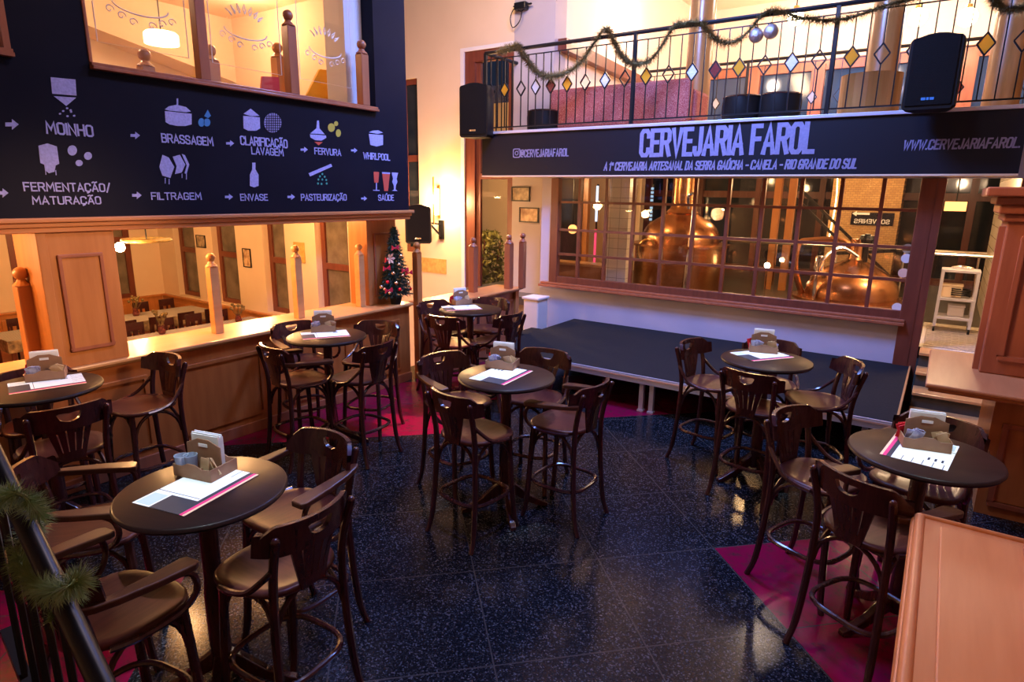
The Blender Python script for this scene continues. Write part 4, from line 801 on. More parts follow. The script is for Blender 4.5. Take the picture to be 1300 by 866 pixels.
o = MB().tube([(L3.x+.04+.10*math.cos(a), L3.y-.1+.06*math.sin(a), L3.z+.5+.012*(a/3)) for a in [k*.5 for k in range(48)]], .01, 6).build('coiled_hose', 'black'); tag(o, 'black coiled hose on the middle shelf of the steel trolley', 'hose')
o = MB().tube(spline([(L3.x-.1, L3.y, L3.z+.855), (L3.x+.0, L3.y+.05, L3.z+.87), (L3.x+.12, L3.y-.05, L3.z+.86)]), .018, 6).build('hand_tool', 'chrome'); tag(o, 'steel hand tool on the top shelf of the trolley', 'tool')
q = on_y(1213, 262, 12.0); t = thing('ceiling_lantern', 'small square yellow lamp over the brewery doorway', 'lamp', q); bx(-.14, .14, -.1, .1, -.07, .07).build('shade', 'amberlamp', t); MB().tube([(0, 0, .07), (0, 0, 3.0-q.z)], .012, 6).build('cord', 'iron', t)
x = .15; t = thing('steel_guard_rail', 'short steel guard rail behind the trolley in the doorway', 'railing', (.1, 10.9, .66)); q = on_y(1200, 323, 10.9)
MB().tube([(-.2, 10.9, q.z), (.6, 10.9, q.z)], .026, 8).build('handrail', 'chrome', t, world=True, smooth=True); MB().tube([(-.1, 10.9, .66), (-.1, 10.9, q.z)], .016, 6).build('post', 'chrome', t, world=True)

# ------------------------------------------------------------------ right hand counters and columns
o = MB().box(.045, 1.6, 5.55, 6.9, .985, 1.02).box(.065, 1.6, 5.58, 6.9, .955, .985).build('counter_ledge', 'ledge', bevel=.012); tag(o, 'reddish wood counter ledge under the right column by the steps', 'counter')
t = thing('panelled_base', 'orange wood panelled base under the right counter ledge', 'cabinet', (1.05, 5.75, 0))
bx(-.55, .6, 0, 1.1, 0, .955).build('body', 'orange', t); mb = MB()
for q in ((-.48, .5, .72, .76), (-.48, .5, .08, .12), (-.48, -.44, .12, .72), (.46, .5, .12, .72)): mb.box(q[0], q[1], -.02, 0, q[2], q[3])
mb.build('panel_moulding', 'rosewood', t, bevel=.006)
t = thing('panelled_column', 'reddish wood column with flared capital on the right counter ledge', 'column', (.85, 6.5, 1.02))
H = 1.27; bx(-.46, .6, -.3, .35, 0, H).build('shaft', 'rosewood', t, bevel=.012)
mb = MB()
for q in ((-.36, .5, H-.2, H-.16), (-.36, .5, .12, .16), (-.36, -.32, .16, H-.2), (.46, .5, .16, H-.2)): mb.box(q[0], q[1], -.33, -.3, q[2], q[3])
mb.build('panel_moulding', 'rosewood', t, bevel=.008)
mb = MB()
for k, (e, z0, z1) in enumerate(((.03, H-.06, H), (.07, H, H+.07), (.10, H+.07, H+.13), (.17, H+.13, H+.20))): mb.box(-.46-e, .6+e, -.3-e, .35+e, z0, z1)
mb.build('capital', 'rosewood', t, bevel=.012)
bx(-.50, -.46, -.2, -.12, .0, H-.1).build('edge_strip', 'rosewood', t)
o = bx(1.0+.0, 1.25, 5.62, 5.8, 1.02, 1.035).build('menu_card', 'sachet'); o.location.x = -.28; tag(o, 'dark menu card lying on the right counter ledge', 'card')
# nearest ledge
t = thing('counter_ledge', 'near reddish wood counter ledge with moulded edge at lower right', 'counter', (.4, 1.2, .94))
bx(.06, 1.55, -.8, 3.16, .94, 1.0).build('slab', 'ledge', t, world=True, bevel=.02)
bx(.082, 1.55, -.8, 3.138, 1.0, 1.012).build('raised_rim', 'ledge', t, world=True, bevel=.01)
bx(.165, 1.55, -.8, 3.055, 1.010, 1.024).build('inner_field', 'ledge', t, world=True, bevel=.012)
MB().tube([(.092, -.8, 1.006), (.092, 3.128, 1.006), (1.5, 3.128, 1.006)], .022, 14).build('edge_bead', 'ledge', t, world=True, smooth=True)
t = thing('panelled_base', 'orange wood panelled base carrying the nearest counter ledge', 'cabinet', (.9, 1.2, 0)); bx(.16, 1.5, -.75, 3.05, 0, .94).build('body', 'orange', t, world=True)
mb = MB()
for y in (-.6, .4, 1.4, 2.3):
    for q in ((y, y+.7, .74, .77), (y, y+.7, .15, .18), (y, y+.03, .18, .74), (y+.67, y+.7, .18, .74)): mb.box(.145, .16, *q)
mb.build('panel_moulding', 'rosewood', t, world=True, bevel=.005)
t = thing('panelled_column', 'wood column rising from the nearest ledge at the right picture edge', 'column', (.9, 2.3, 1.022))
bx(.47, 1.5, 1.9, 3.0, 1.022, 2.5).build('shaft', 'rosewood', t, world=True, bevel=.01); bx(.44, 1.5, 1.87, 3.03, 1.022, 1.15).build('plinth', 'rosewood', t, world=True, bevel=.01)
mb = MB()
for q in ((2.0, 2.9, 2.3, 2.34), (2.0, 2.9, 1.22, 1.26), (2.0, 2.04, 1.26, 2.3), (2.86, 2.9, 1.26, 2.3)): mb.box(.455, .47, *q)
mb.build('panel_moulding', 'rosewood', t, world=True)
struct('wall_alcove_right', bx(1.3, 1.45, 3.2, 5.7, 0, 2.5), 'rosewood')

# ------------------------------------------------------------------ near handrail with tinsel
A_, B_ = CAM+ray(-60, 470)*1.75, CAM+ray(128, 866)*1.28
t = thing('stair_handrail', 'dark metal stair handrail with thin balusters at lower left', 'handrail', (B_.x, B_.y, 0))
d_ = (B_-A_).normalized(); E_ = B_+d_*.5
MB().tube([A_, A_.lerp(B_, .5), B_, E_], .0235, 14).build('rail', 'iron', t, world=True, smooth=True)
for k in range(9):
    p = A_.lerp(E_, .12+.1*k); MB().tube([p-Vector((0, 0, .02)), Vector((p.x, p.y, max(p.z-.95, 0)))], .009, 6).build('baluster', 'iron', t, world=True)
MB().bar(A_-Vector((0, 0, .85)), E_-Vector((0, 0, .85)), .03).build('lower_rail', 'iron', t, world=True)
def along(px, py, d): return CAM+ray(px, py)*d
def wrap(p0, p1, turns, r, ph=0, n=40): 
    a = (p1-p0).normalized(); s = a.cross(Vector((0, 0, 1))).normalized(); u_ = s.cross(a)
    return [p0.lerp(p1, k/n)+(s*math.cos(ph+2*PI*turns*k/n)+u_*math.sin(ph+2*PI*turns*k/n))*r for k in range(n+1)]
S_ = [along(x, y, d) for x, y, d in ((-20, 650, 1.50), (0, 632, 1.44), (20, 626, 1.40), (38, 636, 1.42), (48, 655, 1.52), (32, 682, 1.56), (24, 702, 1.54), (30, 722, 1.48), (46, 738, 1.42), (66, 750, 1.32), (88, 742, 1.28), (100, 735, 1.32), (90, 752, 1.40), (72, 765, 1.38), (62, 790, 1.36))]
o = tinsel(spline(S_, 6), .044, 3200, 'tinsel', 'tinsel_garland', needle=.0016, seed=11, core=.005); tag(o, 'green tinsel garland wound round the near handrail', 'garland')

# ------------------------------------------------------------------ bar stools
SEATZ = .755
def stool(label, armed, loc, rz, group=None):
    t = thing('armed_bar_stool' if armed else 'bar_stool', label, 'bar stool', loc, rz, group)
    # seat: rounded square, slightly dished, local front is +Y
    def outline(s, n=32):
        o = []
        for k in range(n):
            a = 2*PI*k/n; c, sn = math.cos(a), math.sin(a); q = (abs(c)**2.9+abs(sn)**2.9)**(-1/2.9)
            y = q*sn*.225*s; o.append((q*c*(.235+.025*sn*q)*s, y))
        return o
    mb = MB(); rings = []
    for s, z in ((.0, .732), (.90, .728), (.985, .735), (1., .748), (.985, .760), (.94, .764), (.80, .758), (.5, .751), (0, .750)):
        rings.append([mb.v((x, y, z)) for x, y in outline(s)] if s else [mb.v((0, 0, z))])
    for A, B in zip(rings, rings[1:]):
        for k in range(32):
            k2 = (k+1) % 32
            if len(A) == 1: mb.face([A[0], B[k], B[k2]])
            elif len(B) == 1: mb.face([A[k], A[k2], B[0]])
            else: mb.face([A[k], A[k2], B[k2], B[k]])
    mb.build('seat', 'seat', t, smooth=True, auto=60)
    fl = {}
    for s in (-1, 1):
        MB().tube(spline([(s*.165, .165, .735), (s*.180, .178, .45), (s*.192, .20, .12), (s*.205, .225, 0)], 5), [.021]*6+[.021]*5+[.019]*4+[.018], 8).build('leg', 'chair', t, smooth=True)
        pts = spline([(s*.225, -.272, 0), (s*.212, -.232, .14), (s*.198, -.205, .45), (s*.190, -.200, .74), (s*.196, -.222, .90), (s*.206, -.262, 1.045)], 5)
        MB().tube(pts, [.018]*5+[.020]*8+[.0195]*(len(pts)-13), 8).ball((s*.206, -.263, 1.048), .0185, 10).build('leg', 'chair', t, smooth=True)
    def sq(r, z, n=36, yo=-.012):
        o = []
        for k in range(n):
            a = 2*PI*k/n; c, sn = math.cos(a), math.sin(a); q = (abs(c)**3.4+abs(sn)**3.4)**(-1/3.4); o.append((q*c*r, q*sn*r*1.02+yo, z))
        return o
    MB().tube(sq(.208, .30), .0145, 8, closed=True).build('foot_ring', 'chair', t, smooth=True)
    for (x0, y0), (x1, y1) in (((-.175, .175), (.175, .175)), ((-.19, -.198), (.19, -.198)), ((-.18, .165), (-.19, -.19)), ((.18, .165), (.19, -.19))):
        a, b = Vector((x0, y0, .52)), Vector((x1, y1, .52)); c = (a+b)/2; ins = Vector((-c.x*.16, -c.y*.16, 0))
        MB().tube(bez(a, a+(b-a)*.02+Vector((0, 0, .26))+ins, b-(b-a)*.02+Vector((0, 0, .26))+ins, b, 12), .0125, 7).build('seat_brace', 'chair', t, smooth=True)
    # curved top rail with a half-moon hand hole
    R = .32; A = .86; n = 44; mb = MB(); cy = -.265+R-.015
    def P(u, z, off):
        a = u*A; r = R+off; zt = z-1.0; return (r*math.sin(a)*1.02, cy-r*math.cos(a)*1.0-.16*zt, z)
    cols = []
    for k in range(n+1):
        u = -1+2*k/n; e = max(0, abs(u)-.70)/.30
        top = 1.100-.006*u*u-.070*e**1.2; bot = .952+.020*e
        hh = None
        if abs(u) < .225:
            w_ = math.sqrt(max(0, 1-(u/.225)**2)); h1 = 1.064-.004*math.exp(-(u/.05)**2); h0 = 1.058-.054*w_**.9
            hh = (h0, max(h1, h0+.001))
        lv = [bot, hh[0] if hh else 1.058, hh[1] if hh else 1.058, top]
        cols.append((u, hh is not None, lv))
    th = .011
    V_ = [[[mb.v(P(u, z, o)) for z in lv] for o in (-th, th)] for u, h, lv in cols]
    for k in range(n):
        for side in (0, 1):
            a, b = V_[k][side], V_[k+1][side]
            mb.face([a[0], b[0], b[1], a[1]]); mb.face([a[2], b[2], b[3], a[3]])
            if not (cols[k][1] or cols[k+1][1]): mb.face([a[1], b[1], b[2], a[2]])
        for lvl in (0, 3): mb.face([V_[k][0][lvl], V_[k+1][0][lvl], V_[k+1][1][lvl], V_[k][1][lvl]])
        if cols[k][1] or cols[k+1][1]:
            for lvl in (1, 2): mb.face([V_[k][0][lvl], V_[k+1][0][lvl], V_[k+1][1][lvl], V_[k][1][lvl]])
    for k in (0, n):
        for l_ in range(3):
            mb.face([V_[k][0][l_], V_[k][1][l_], V_[k][1][l_+1], V_[k][0][l_+1]])
    mb.build('top_rail', 'chair', t, smooth=True, auto=40, bevel=0)
    # fan splat with four slots
    mb = MB(); nu = 22; zz = [.735, .79, .82, .86, .90, .945, .985]
    def S(u, z, o):
        f = (z-.735)/.25; hw = .066+.062*f**1.1; yb = -.205-.055*f**1.4; return (u*hw, yb-.02+.035*u*u*f+o, z)
    slots = (-.62, -.21, .21, .62)
    us = sorted(set([-1, 1]+[s+d for s in slots for d in (-.04, .04)])); V2 = [[[mb.v(S(u, z, o)) for z in zz] for o in (-.006, .006)] for u in us]
    def isslot(k): return any(abs((us[k]+us[k+1])/2-s) < .02 for s in slots)
    for k in range(len(us)-1):
        sl = isslot(k)
        for j in range(len(zz)-1):
            hole = sl and 1 <= j <= 4
            if not hole:
                for side in (0, 1): mb.face([V2[k][side][j], V2[k+1][side][j], V2[k+1][side][j+1], V2[k][side][j+1]])
            else:
                for kk in (k, k+1): mb.face([V2[kk][0][j], V2[kk][1][j], V2[kk][1][j+1], V2[kk][0][j+1]])
        for j in (0, len(zz)-1): mb.face([V2[k][0][j], V2[k+1][0][j], V2[k+1][1][j], V2[k][1][j]])
        if sl:
            for j in (1, 5): mb.face([V2[k][0][j], V2[k+1][0][j], V2[k+1][1][j], V2[k][1][j]])
    for k in (0, len(us)-1):
        for j in range(len(zz)-1): mb.face([V2[k][0][j], V2[k][1][j], V2[k][1][j+1], V2[k][0][j+1]])
    mb.build('splat', 'chair', t)
    for s in (-1, 1):
        if armed:
            pl = [(.205, -.235), (.228, -.17), (.224, .02), (.214, .15), (.224, .175), (.292, .175), (.306, .15), (.300, .0), (.280, -.14), (.258, -.215), (.235, -.25)]
            mb = MB(); a = [(s*x, y, .985-.035*(y+.24)/.4) for x, y in pl]; mb.prism(a, (0, 0, -.03)); mb.build('armrest', 'arm', t, bevel=.006)
            MB().tube(spline([(s*.262, .08, .932), (s*.285, .145, .90), (s*.285, .155, .82), (s*.262, .09, .755), (s*.242, -.06, .745), (s*.21, -.16, .75)], 5), .0135, 7).build('arm_support', 'chair', t, smooth=True)
        else:
            MB().tube(spline([(s*.206, -.225, .90), (s*.222, -.175, .845), (s*.242, -.10, .78), (s*.248, .0, .752), (s*.24, .08, .745)], 5), .0135, 7).build('hip_brace', 'chair', t, smooth=True)
    return t
protoA = protoB = None
def place(label, x, y, face, armed, group):
    """x,y = middle of the seat, face = heading in degrees (90 = away along +Y)."""
    global protoA, protoB
    rz = math.radians(face-90); L_ = (x, y, 0)
    if armed:
        if protoA is None: protoA = stool(label, True, L_, rz, group); return protoA
        return dup(protoA, L_, rz, label, group)
    if protoB is None: protoB = stool(label, False, L_, rz, group); return protoB
    return dup(protoB, L_, rz, label, group)
def back_at(bx_, by_, face):     # seat centre from the middle of the back rail
    a = math.radians(face); return bx_+.27*math.cos(a), by_+.27*math.sin(a)
STOOLS = [
 # label, back rail middle x, y, heading, armed, group
 ('armed dark bar stool behind the nearest table, arms spread toward the viewer', -2.63, 2.08, -88, 1, 'g1'),
 ('armless dark bar stool right of the nearest table, back toward the camera', -2.00, 1.49, -176, 0, 'g1'),
 ('armed dark bar stool in front of the nearest table behind the tinsel handrail', -2.483, .634, 100, 1, 'g1'),
 ('armed dark bar stool left of the nearest table with its back to the left edge', -3.42, .90, 58, 1, 'g1'),
 ('armless bar stool with sunny tan seat at the counter, right of the left edge table', -4.98, 2.42, -86, 0, 'g2'),
 ('armless bar stool with its slotted back to the camera at the left edge table', -4.24, 1.42, 172, 0, 'g2'),
 ('armless bar stool squeezed between the left edge table and the counter', -5.36, 1.62, -14, 0, 'g2'),
 ('armless bar stool cut by the left picture edge at the left edge table', -5.16, .74, 80, 0, 'g2'),
 ('armed bar stool in front of the counter table with the two bright ledge posts', -4.60, 3.05, 82, 1, 'g3'),
 ('armless bar stool right of the counter table, glossy tan seat, back turned right', -3.92, 3.70, -176, 0, 'g3'),
 ('armed bar stool squeezed between the counter table and the ledge', -5.30, 3.80, -12, 1, 'g3'),
 ('armless bar stool behind the counter table, facing the camera', -4.64, 4.38, -70, 0, 'g3'),
 ('armless bar stool beside the decorated fir at the farthest table', -5.06, 5.62, -10, 0, 'g4'),
 ('armless bar stool in front of the farthest table with its back to the camera', -4.31, 4.95, 98, 0, 'g4'),
 ('armless bar stool right of the farthest table near the stage corner', -3.78, 5.56, 176, 0, 'g4'),
 ('armless bar stool behind the farthest table against the partition', -4.58, 6.28, -78, 0, 'g4'),
 ('armed bar stool left behind the middle table, next to the red floor inlay', -3.30, 3.76, -14, 1, 'g5'),
 ('armless bar stool in front of the middle table, back to the camera', -2.56, 2.99, 83, 0, 'g5'),
 ('armed bar stool right of the middle table on the open dark floor', -1.85, 3.80, 178, 1, 'g5'),
 ('armless bar stool behind the middle table, between it and the stage', -2.66, 4.42, -80, 0, 'g5'),
 ('armless bar stool left of the stage side table, back in profile', -1.80, 5.52, -12, 0, 'g6'),
 ('armless bar stool in front of the stage side table with its back to the camera', -1.08, 4.75, 82, 0, 'g6'),
 ('armless bar stool right of the stage side table, back toward the brewery steps', -.44, 5.62, -152, 0, 'g6'),
 ('armless bar stool behind the stage side table, half hidden, against the stage', -1.18, 6.02, -78, 0, 'g6'),
 ('armless bar stool left of the right hand table on the crimson inlay', -.66, 4.05, -22, 0, 'g7'),
 ('armed bar stool nearest the lower right ledge, heart hole and tan arms', -.20, 3.20, 62, 1, 'g7'),
 ('armed bar stool behind the right hand table by the wooden base', .17, 4.46, -108, 1, 'g7'),
]
GN = dict(g1='stools around the nearest table', g2='stools around the left edge table', g3='stools around the counter table', g4='stools around the farthest table', g5='stools around the middle table', g6='stools around the stage side table', g7='stools around the right hand table')
for l, x, y, f, a, g in STOOLS:
    sx, sy = back_at(x, y, f); place(l, sx, sy, f, a, GN[g])

# ------------------------------------------------------------------ tables
TH = 1.08
def table(label, x, y, rz=0):
    t = thing('bar_table', label, 'table', (x, y, 0), rz, 'round bar tables')
    MB().lathe([(0, TH-.034), (.335, TH-.034), (.352, TH-.028), (.36, TH-.016), (.356, TH-.004), (.348, TH), (0, TH)], n=56).build('tabletop', 'tabletop', t, smooth=True, auto=50)
    MB().lathe([(.048, .12), (.048, .55), (.040, .62), (.040, TH-.05)], n=20).build('column', 'chair', t, smooth=True)
    MB().lathe([(.13, TH-.055), (.12, TH-.034)], n=20).build('top_plate', 'iron', t)
    for k in range(4):
        a = PI/2*k+.5; c, s = math.cos(a), math.sin(a)
        mb = MB(); pr = [(.03, .14), (.03, .24), (.10, .19), (.20, .10), (.30, .045), (.34, .03), (.34, 0), (.29, 0), (.18, .05), (.09, .11)]
        mb.prism([(r*c+.022*s, r*s-.022*c, z) for r, z in pr], (-.044*s, .044*c, 0)); mb.build('foot', 'chair', t, bevel=.006)
    return t
def mat_paper(label, x, y, rz, flip=False, w=.42, h=.30):
    """printed paper place mat: white field, dark photo strip, pink and peach stripe along one long edge."""
    mb = MB(); z0, z1 = 0, .0016
    def rect(m_, a, b, c, d, zz=z1): mb.mat(m_).box(a, b, c, d, z0, zz)
    rect(0, -w/2, w/2, -h/2, h/2)
    e = .0022
    rect(1, -w/2, w/2, h/2-.052, h/2-.03, e); rect(2, -w/2, w/2, h/2-.03, h/2-.013, e); rect(3, -w/2, w/2, h/2-.013, h/2, e)
    rect(1, w/2-.115, w/2, h/2-.2, h/2-.052, e); rect(4, w/2-.105, w/2-.01, -h/2+.01, h/2-.21, e)
    rect(1, w/2-.135, w/2-.132, -h/2, h/2-.06, e)
    for k in range(3): rect(1, -w/2+.09, -w/2+.13, -h/2+.03+.03*k, -h/2+.04+.03*k, e)
    for k in range(5): rect(1, -w/2+.002, -w/2+.07, -h/2+.02+k*.045, -h/2+.0235+k*.045, e)
    o = mb.build('paper_place_mat', ['paper', 'ink', 'pink', 'peach', 'teal']); o.location = (x, y, TH+.0004); o.rotation_euler = (0, 0, rz)
    return tag(o, label, 'place mat', 'paper place mats on the bar tables')
SC = 1.32
def caddy(label, x, y, rz, where, detail=True, cups=False, ketchup=True):
    z = TH+.0028; t = thing('cardboard_caddy', label, 'caddy', (x, y, z), rz, 'cardboard caddies on the bar tables'); t.scale = (SC,)*3
    W, D = .085, .062; mb = MB(); k = .003
    mb.box(-W, W, -D, D, 0, k)
    for y0 in (-D, D-k):
        pts = [(-W, 0), (W, 0), (W, .045), (W*.55, .042), (W*.2, .055), (-W*.2, .055), (-W*.55, .042), (-W, .045)]; mb.prism([(a, y0, b) for a, b in pts], (0, k, 0))
    for x0 in (-W, W-k): mb.box(x0, x0+k, -D+k, D-k, k, .045)
    mb.build('tray', 'card', t)
    pts = [(-W*.9, k), (W*.9, k), (W*.9, .105), (W*.6, .115), (W*.3, .126), (-W*.3, .126), (-W*.6, .115), (-W*.9, .105)]
    mb = MB().prism([(a, -.002, b) for a, b in pts], (0, .004, 0)); d = mb.build('divider', 'card', t)
    hb = MB().box(-.02, .02, -.0035, .0035, .098, .110).build('hand_hole', 'paper', None); hb.parent = d
    for s in (-1, 1): bx(s*W*.35-.0015, s*W*.35+.0015, -D+k, -.002, k, .04).build('partition', 'card', t)
    R_ = Matrix.Rotation(rz, 3, 'Z'); at_ = lambda a, b, c: Vector((x, y, z))+R_ @ (SC*Vector((a, b, c)))
    # contents
    mb = MB()
    for q in range(6): mb.box(-.062, .062, .008+q*.004, .0105+q*.004, .0, .135+.006*math.sin(q*2))
    o = mb.build('napkin_stack', 'paper'); o.location = at_(0, 0, k); o.rotation_euler = (0, 0, rz); o.scale = (SC,)*3; tag(o, 'white paper napkins standing in the caddy on '+where, 'napkins', 'napkins in the caddies')
    rnd = random.Random(int(abs(x*100)+abs(y*10)))
    def sachets(name, m_, cx, cy, n, l):
        mb = MB()
        for q in range(n):
            a = rnd.uniform(-.5, .5); b = rnd.uniform(-.25, .25); M_ = Matrix.Translation((cx+rnd.uniform(-.014, .014), cy+(q-n/2)*.0055, .036)) @ Matrix.Rotation(a, 4, 'Y') @ Matrix.Rotation(b, 4, 'X')
            mb.prism([M_ @ Vector(p) for p in ((-.019, 0, -.033), (.019, 0, -.033), (.019, 0, .036), (-.019, 0, .036))], M_.to_3x3() @ Vector((0, .0035, 0)))
        o = mb.build(name, m_); o.location = at_(0, 0, k); o.rotation_euler = (0, 0, rz); o.scale = (SC,)*3; tag(o, l, 'sachets', 'sachets in the caddies')
    if not cups: sachets('sugar_sachets', 'sachet', -.045, -.032, 6, 'pale printed sugar sachets in the caddy on '+where)
    if ketchup: sachets('ketchup_sachets', 'red', -.062, .036, 5, 'red ketchup sachets in the caddy on '+where)
    sachets('sauce_sachets', 'print2', .05, -.03, 4, 'brown sauce sachets in the caddy on '+where)
    if cups:
        for dx, dy, l in ((-.066, -.040, 'small clear glass cup at the left front corner of the nearest caddy'), (-.040, -.024, 'small clear glass cup tucked behind its twin at the nearest caddy')):
            g = MB().lathe([(.019, .0), (.023, .05), (.021, .05), (.017, .004), (0, .004)], n=20).build('glass_cup', 'cupglass', smooth=True, auto=50); g.location = at_(dx, dy, .02); g.scale = (1.35,)*3; tag(g, l, 'cup', 'glass cups on the nearest table')
TABLES = [
 ('nearest round dark bar table with two small glass cups in its caddy', -2.59, 1.336, 'the nearest table'),
 ('round bar table cut by the left picture edge, in warm light', -4.875, 1.50, 'the left edge table'),
 ('round bar table beside the counter between the two bright ledge posts', -4.592, 3.664, 'the counter table'),
 ('farthest round bar table in front of the short partition', -4.40, 5.566, 'the farthest table'),
 ('round bar table in the middle of the dark floor', -2.516, 3.613, 'the middle table'),
 ('round bar table standing against the stage front', -1.07, 5.313, 'the stage side table'),
 ('round bar table at right between the two right counters', .077, 3.79, 'the right hand table'),
]
for l, x, y, wn in TABLES: table(l, x, y, .3)
def zrot(a, b, z=TH): p, q = on_z(*a, z), on_z(*b, z); return math.atan2(q.y-p.y, q.x-p.x)
# mat middle (photo point), stripe-edge direction, caddy point, caddy direction
MATS = [('the nearest table', (252, 620), zrot((232, 656), (338, 597)), (262, 600), zrot((222, 615), (272, 626)), dict(cups=True, ketchup=False)),
        ('the left edge table', (60, 487), zrot((18, 504), (102, 491)), (60, 480), zrot((40, 492), (76, 488)), {}),
        ('the counter table', (413, 425), zrot((378, 430), (447, 425)), (411, 420), zrot((400, 426), (422, 425)), {}),
        ('the farthest table', (586, 391), zrot((556, 394), (616, 391)), (585, 386), zrot((573, 393), (592, 391)), {}),
        ('the middle table', (637, 476), zrot((643, 487), (680, 469)), (638, 466), zrot((616, 470), (652, 474)), {}),
        ('the stage side table', (967, 451), zrot((948, 458), (1012, 452)), (968, 446), zrot((952, 452), (976, 454)), {}),
        ('the right hand table', (1168, 572), zrot((1112, 576), (1136, 546)), (1172, 566), zrot((1148, 572), (1203, 580)), {})]
for wn, mc, ma, cc, ca, kw in MATS:
    p = on_z(*mc, TH); mat_paper('white printed place mat with pink stripe on '+wn, p.x, p.y, ma+(PI if wn != 'the right hand table' else 0))
    q = on_z(*cc, TH); caddy('brown cardboard condiment caddy on '+wn, q.x, q.y, ca, wn, **kw)

# ------------------------------------------------------------------ small decorated fir on the counter
t = thing('decorated_fir', 'small dark artificial fir with gold and red baubles on the counter corner', 'christmas tree', (-5.53, 5.50, 1.02))
MB().lathe([(.06, 0), (.08, .10), (.075, .10), (.05, .01)], n=16).build('pot', 'black', t, smooth=True)
rnd = random.Random(5); mb = MB(); mb.tube([(0, 0, .08), (0, 0, .95)], .012, 6); QX = .44
def rad(z): return .25*(1-(z-.12)/.88)**.9+.015 if z < 1.0 else .015
for lay in range(18):
    z = .13+lay*.046; r = rad(z); nb = max(6, 18-lay)
    for k in range(nb):
        a = 2*PI*k/nb+lay*.7; c, s = math.cos(a), math.sin(a); e = Vector((QX*r*c, r*s, z-.03)); b = Vector((0, 0, z+.03)); mb.tube([b, b.lerp(e, .6)+Vector((0, 0, .012)), e], .005, 4)
        for q in range(34):
            p = b.lerp(e, .15+.85*rnd.random()); d = Vector((.6*(rnd.gauss(0, 1)+c), rnd.gauss(0, 1)+s, rnd.gauss(0, .8))).normalized()*.048; w_ = d.cross(Vector((rnd.gauss(0, 1), rnd.gauss(0, 1), rnd.gauss(0, 1)))).normalized()*.0045; mb.face([mb.v(p-w_), mb.v(p+w_), mb.v(p+d)])
mb.build('branches', 'needle', t)
def on_cone(z, a, k=1.0): return Vector((QX*rad(z)*k*math.cos(a), rad(z)*k*math.sin(a), z))
for k, (z, a) in enumerate(((.60, .2), (.50, -.1), (.40, -.6), (.36, .1), (.30, -1.0), (.28, -.4), (.24, -1.6), (.26, .5), (.20, -.2), (.22, -1.2), (.18, .7), (.44, .6), (.17, -.8), (.70, .1), (.33, .9))):
    MB().ball(on_cone(z, a, 1.05)+Vector((.01, 0, 0)), .024 if k < 9 else .018, 12).build('gold_bauble' if k not in (4, 8, 10) else 'red_bauble', 'ball' if k not in (4, 8, 10) else 'redball', t, smooth=True)
for z, a in ((.70, -.5), (.46, -1.3), (.38, .7), (.42, .3), (.20, -.9), (.56, -1.2)):
    c = on_cone(z, a, 1.1)+Vector((.015, 0, 0)); mb = MB()
    for s in (-1, 1): mb.prism([c, c+Vector((.006, .055*s, .035)), c+Vector((.006, .06*s, -.025))], (.012, 0, 0))
    mb.ball(c, .012, 8).build('ribbon_bow', 'bow', t)
c = on_cone(.58, -1.1, 1.1)+Vector((.02, 0, 0)); mb = MB()
for k in range(6):
    a = k*PI/3; mb.prism([c, c+Vector((.02, .05*math.cos(a-.35), .05*math.sin(a-.35))), c+Vector((.03, .07*math.cos(a), .07*math.sin(a))), c+Vector((.02, .05*math.cos(a+.35), .05*math.sin(a+.35)))], (.005, 0, 0))
mb.build('fabric_flower', 'peach', t)

# ------------------------------------------------------------------ lower dining room seen through the arcade
def long_table(label, x0, x1, y0, y1, z=-.75):
    t = thing('long_dining_table', label, 'table', ((x0+x1)/2, (y0+y1)/2, -1.5)); hx, hy = (x1-x0)/2, (y1-y0)/2; H = z+1.5
    bx(-hx, hx, -hy, hy, H-.05, H-.012).build('tabletop', 'frame', t)
    for sx in (-1, 1):
        for sy in (-1, 1): bx(sx*(hx-.08)-.035, sx*(hx-.08)+.035, sy*(hy-.08)-.035, sy*(hy-.08)+.035, 0, H-.05).build('leg', 'frame', t)
    o = MB().box(x0-.02, x1+.02, y0-.02, y1+.02, z-.012, z).mat(1).box(x1+.02, x1+.03, y0-.02, y1+.02, z-.26, z-.004).box(x0-.02, x1+.02, y0-.03, y0-.02, z-.26, z-.004).build('tablecloth', ['check', 'print']); tag(o, 'checked grey cloth with dark skirt on the '+label.split(' long')[0]+' long dining table', 'tablecloth', 'checked cloths in the dining room')
long_table('farther long dining table near the back left corner', -16.75, -15.65, 4.4, 8.85)
long_table('nearer long dining table beyond the left counter', -14.15, -13.05, 4.4, 8.95)
def dchair(label, x, y, rz):
    t = thing('dining_chair', label, 'chair', (x, y, -1.5), rz, 'dark chairs at the dining room tables')
    bx(-.21, .21, -.21, .21, .42, .46).build('seat', 'chair', t, bevel=.01)
    for sx in (-1, 1):
        bx(sx*.18-.018, sx*.18+.018, .16, .196, 0, .42).build('leg', 'chair', t); bx(sx*.18-.018, sx*.18+.018, -.20, -.164, 0, .92).build('leg', 'chair', t)
    MB().box(-.2, .2, -.20, -.17, .74, .92).box(-.15, -.1, -.195, -.175, .46, .74).box(-.025, .025, -.195, -.175, .46, .74).box(.1, .15, -.195, -.175, .46, .74).build('backrest', 'chair', t)
    return t
d0 = None
for j, (x0, fac, rowl) in enumerate(((-15.25, PI/2, 'near side of the farther long table'), (-17.15, -PI/2, 'wall side of the farther long table'), (-14.55, -PI/2, 'far side of the nearer long table'))):
    for k in range(6):
        nm = ('first', 'second', 'third', 'fourth', 'fifth', 'sixth')[k]; y = 8.5-.68*k
        l = '%s dark chair from the window wall, %s' % (nm, rowl)
        if d0 is None: d0 = dchair(l, x0, y, fac)
        else: dup(d0, (x0, y, -1.5), fac, l)
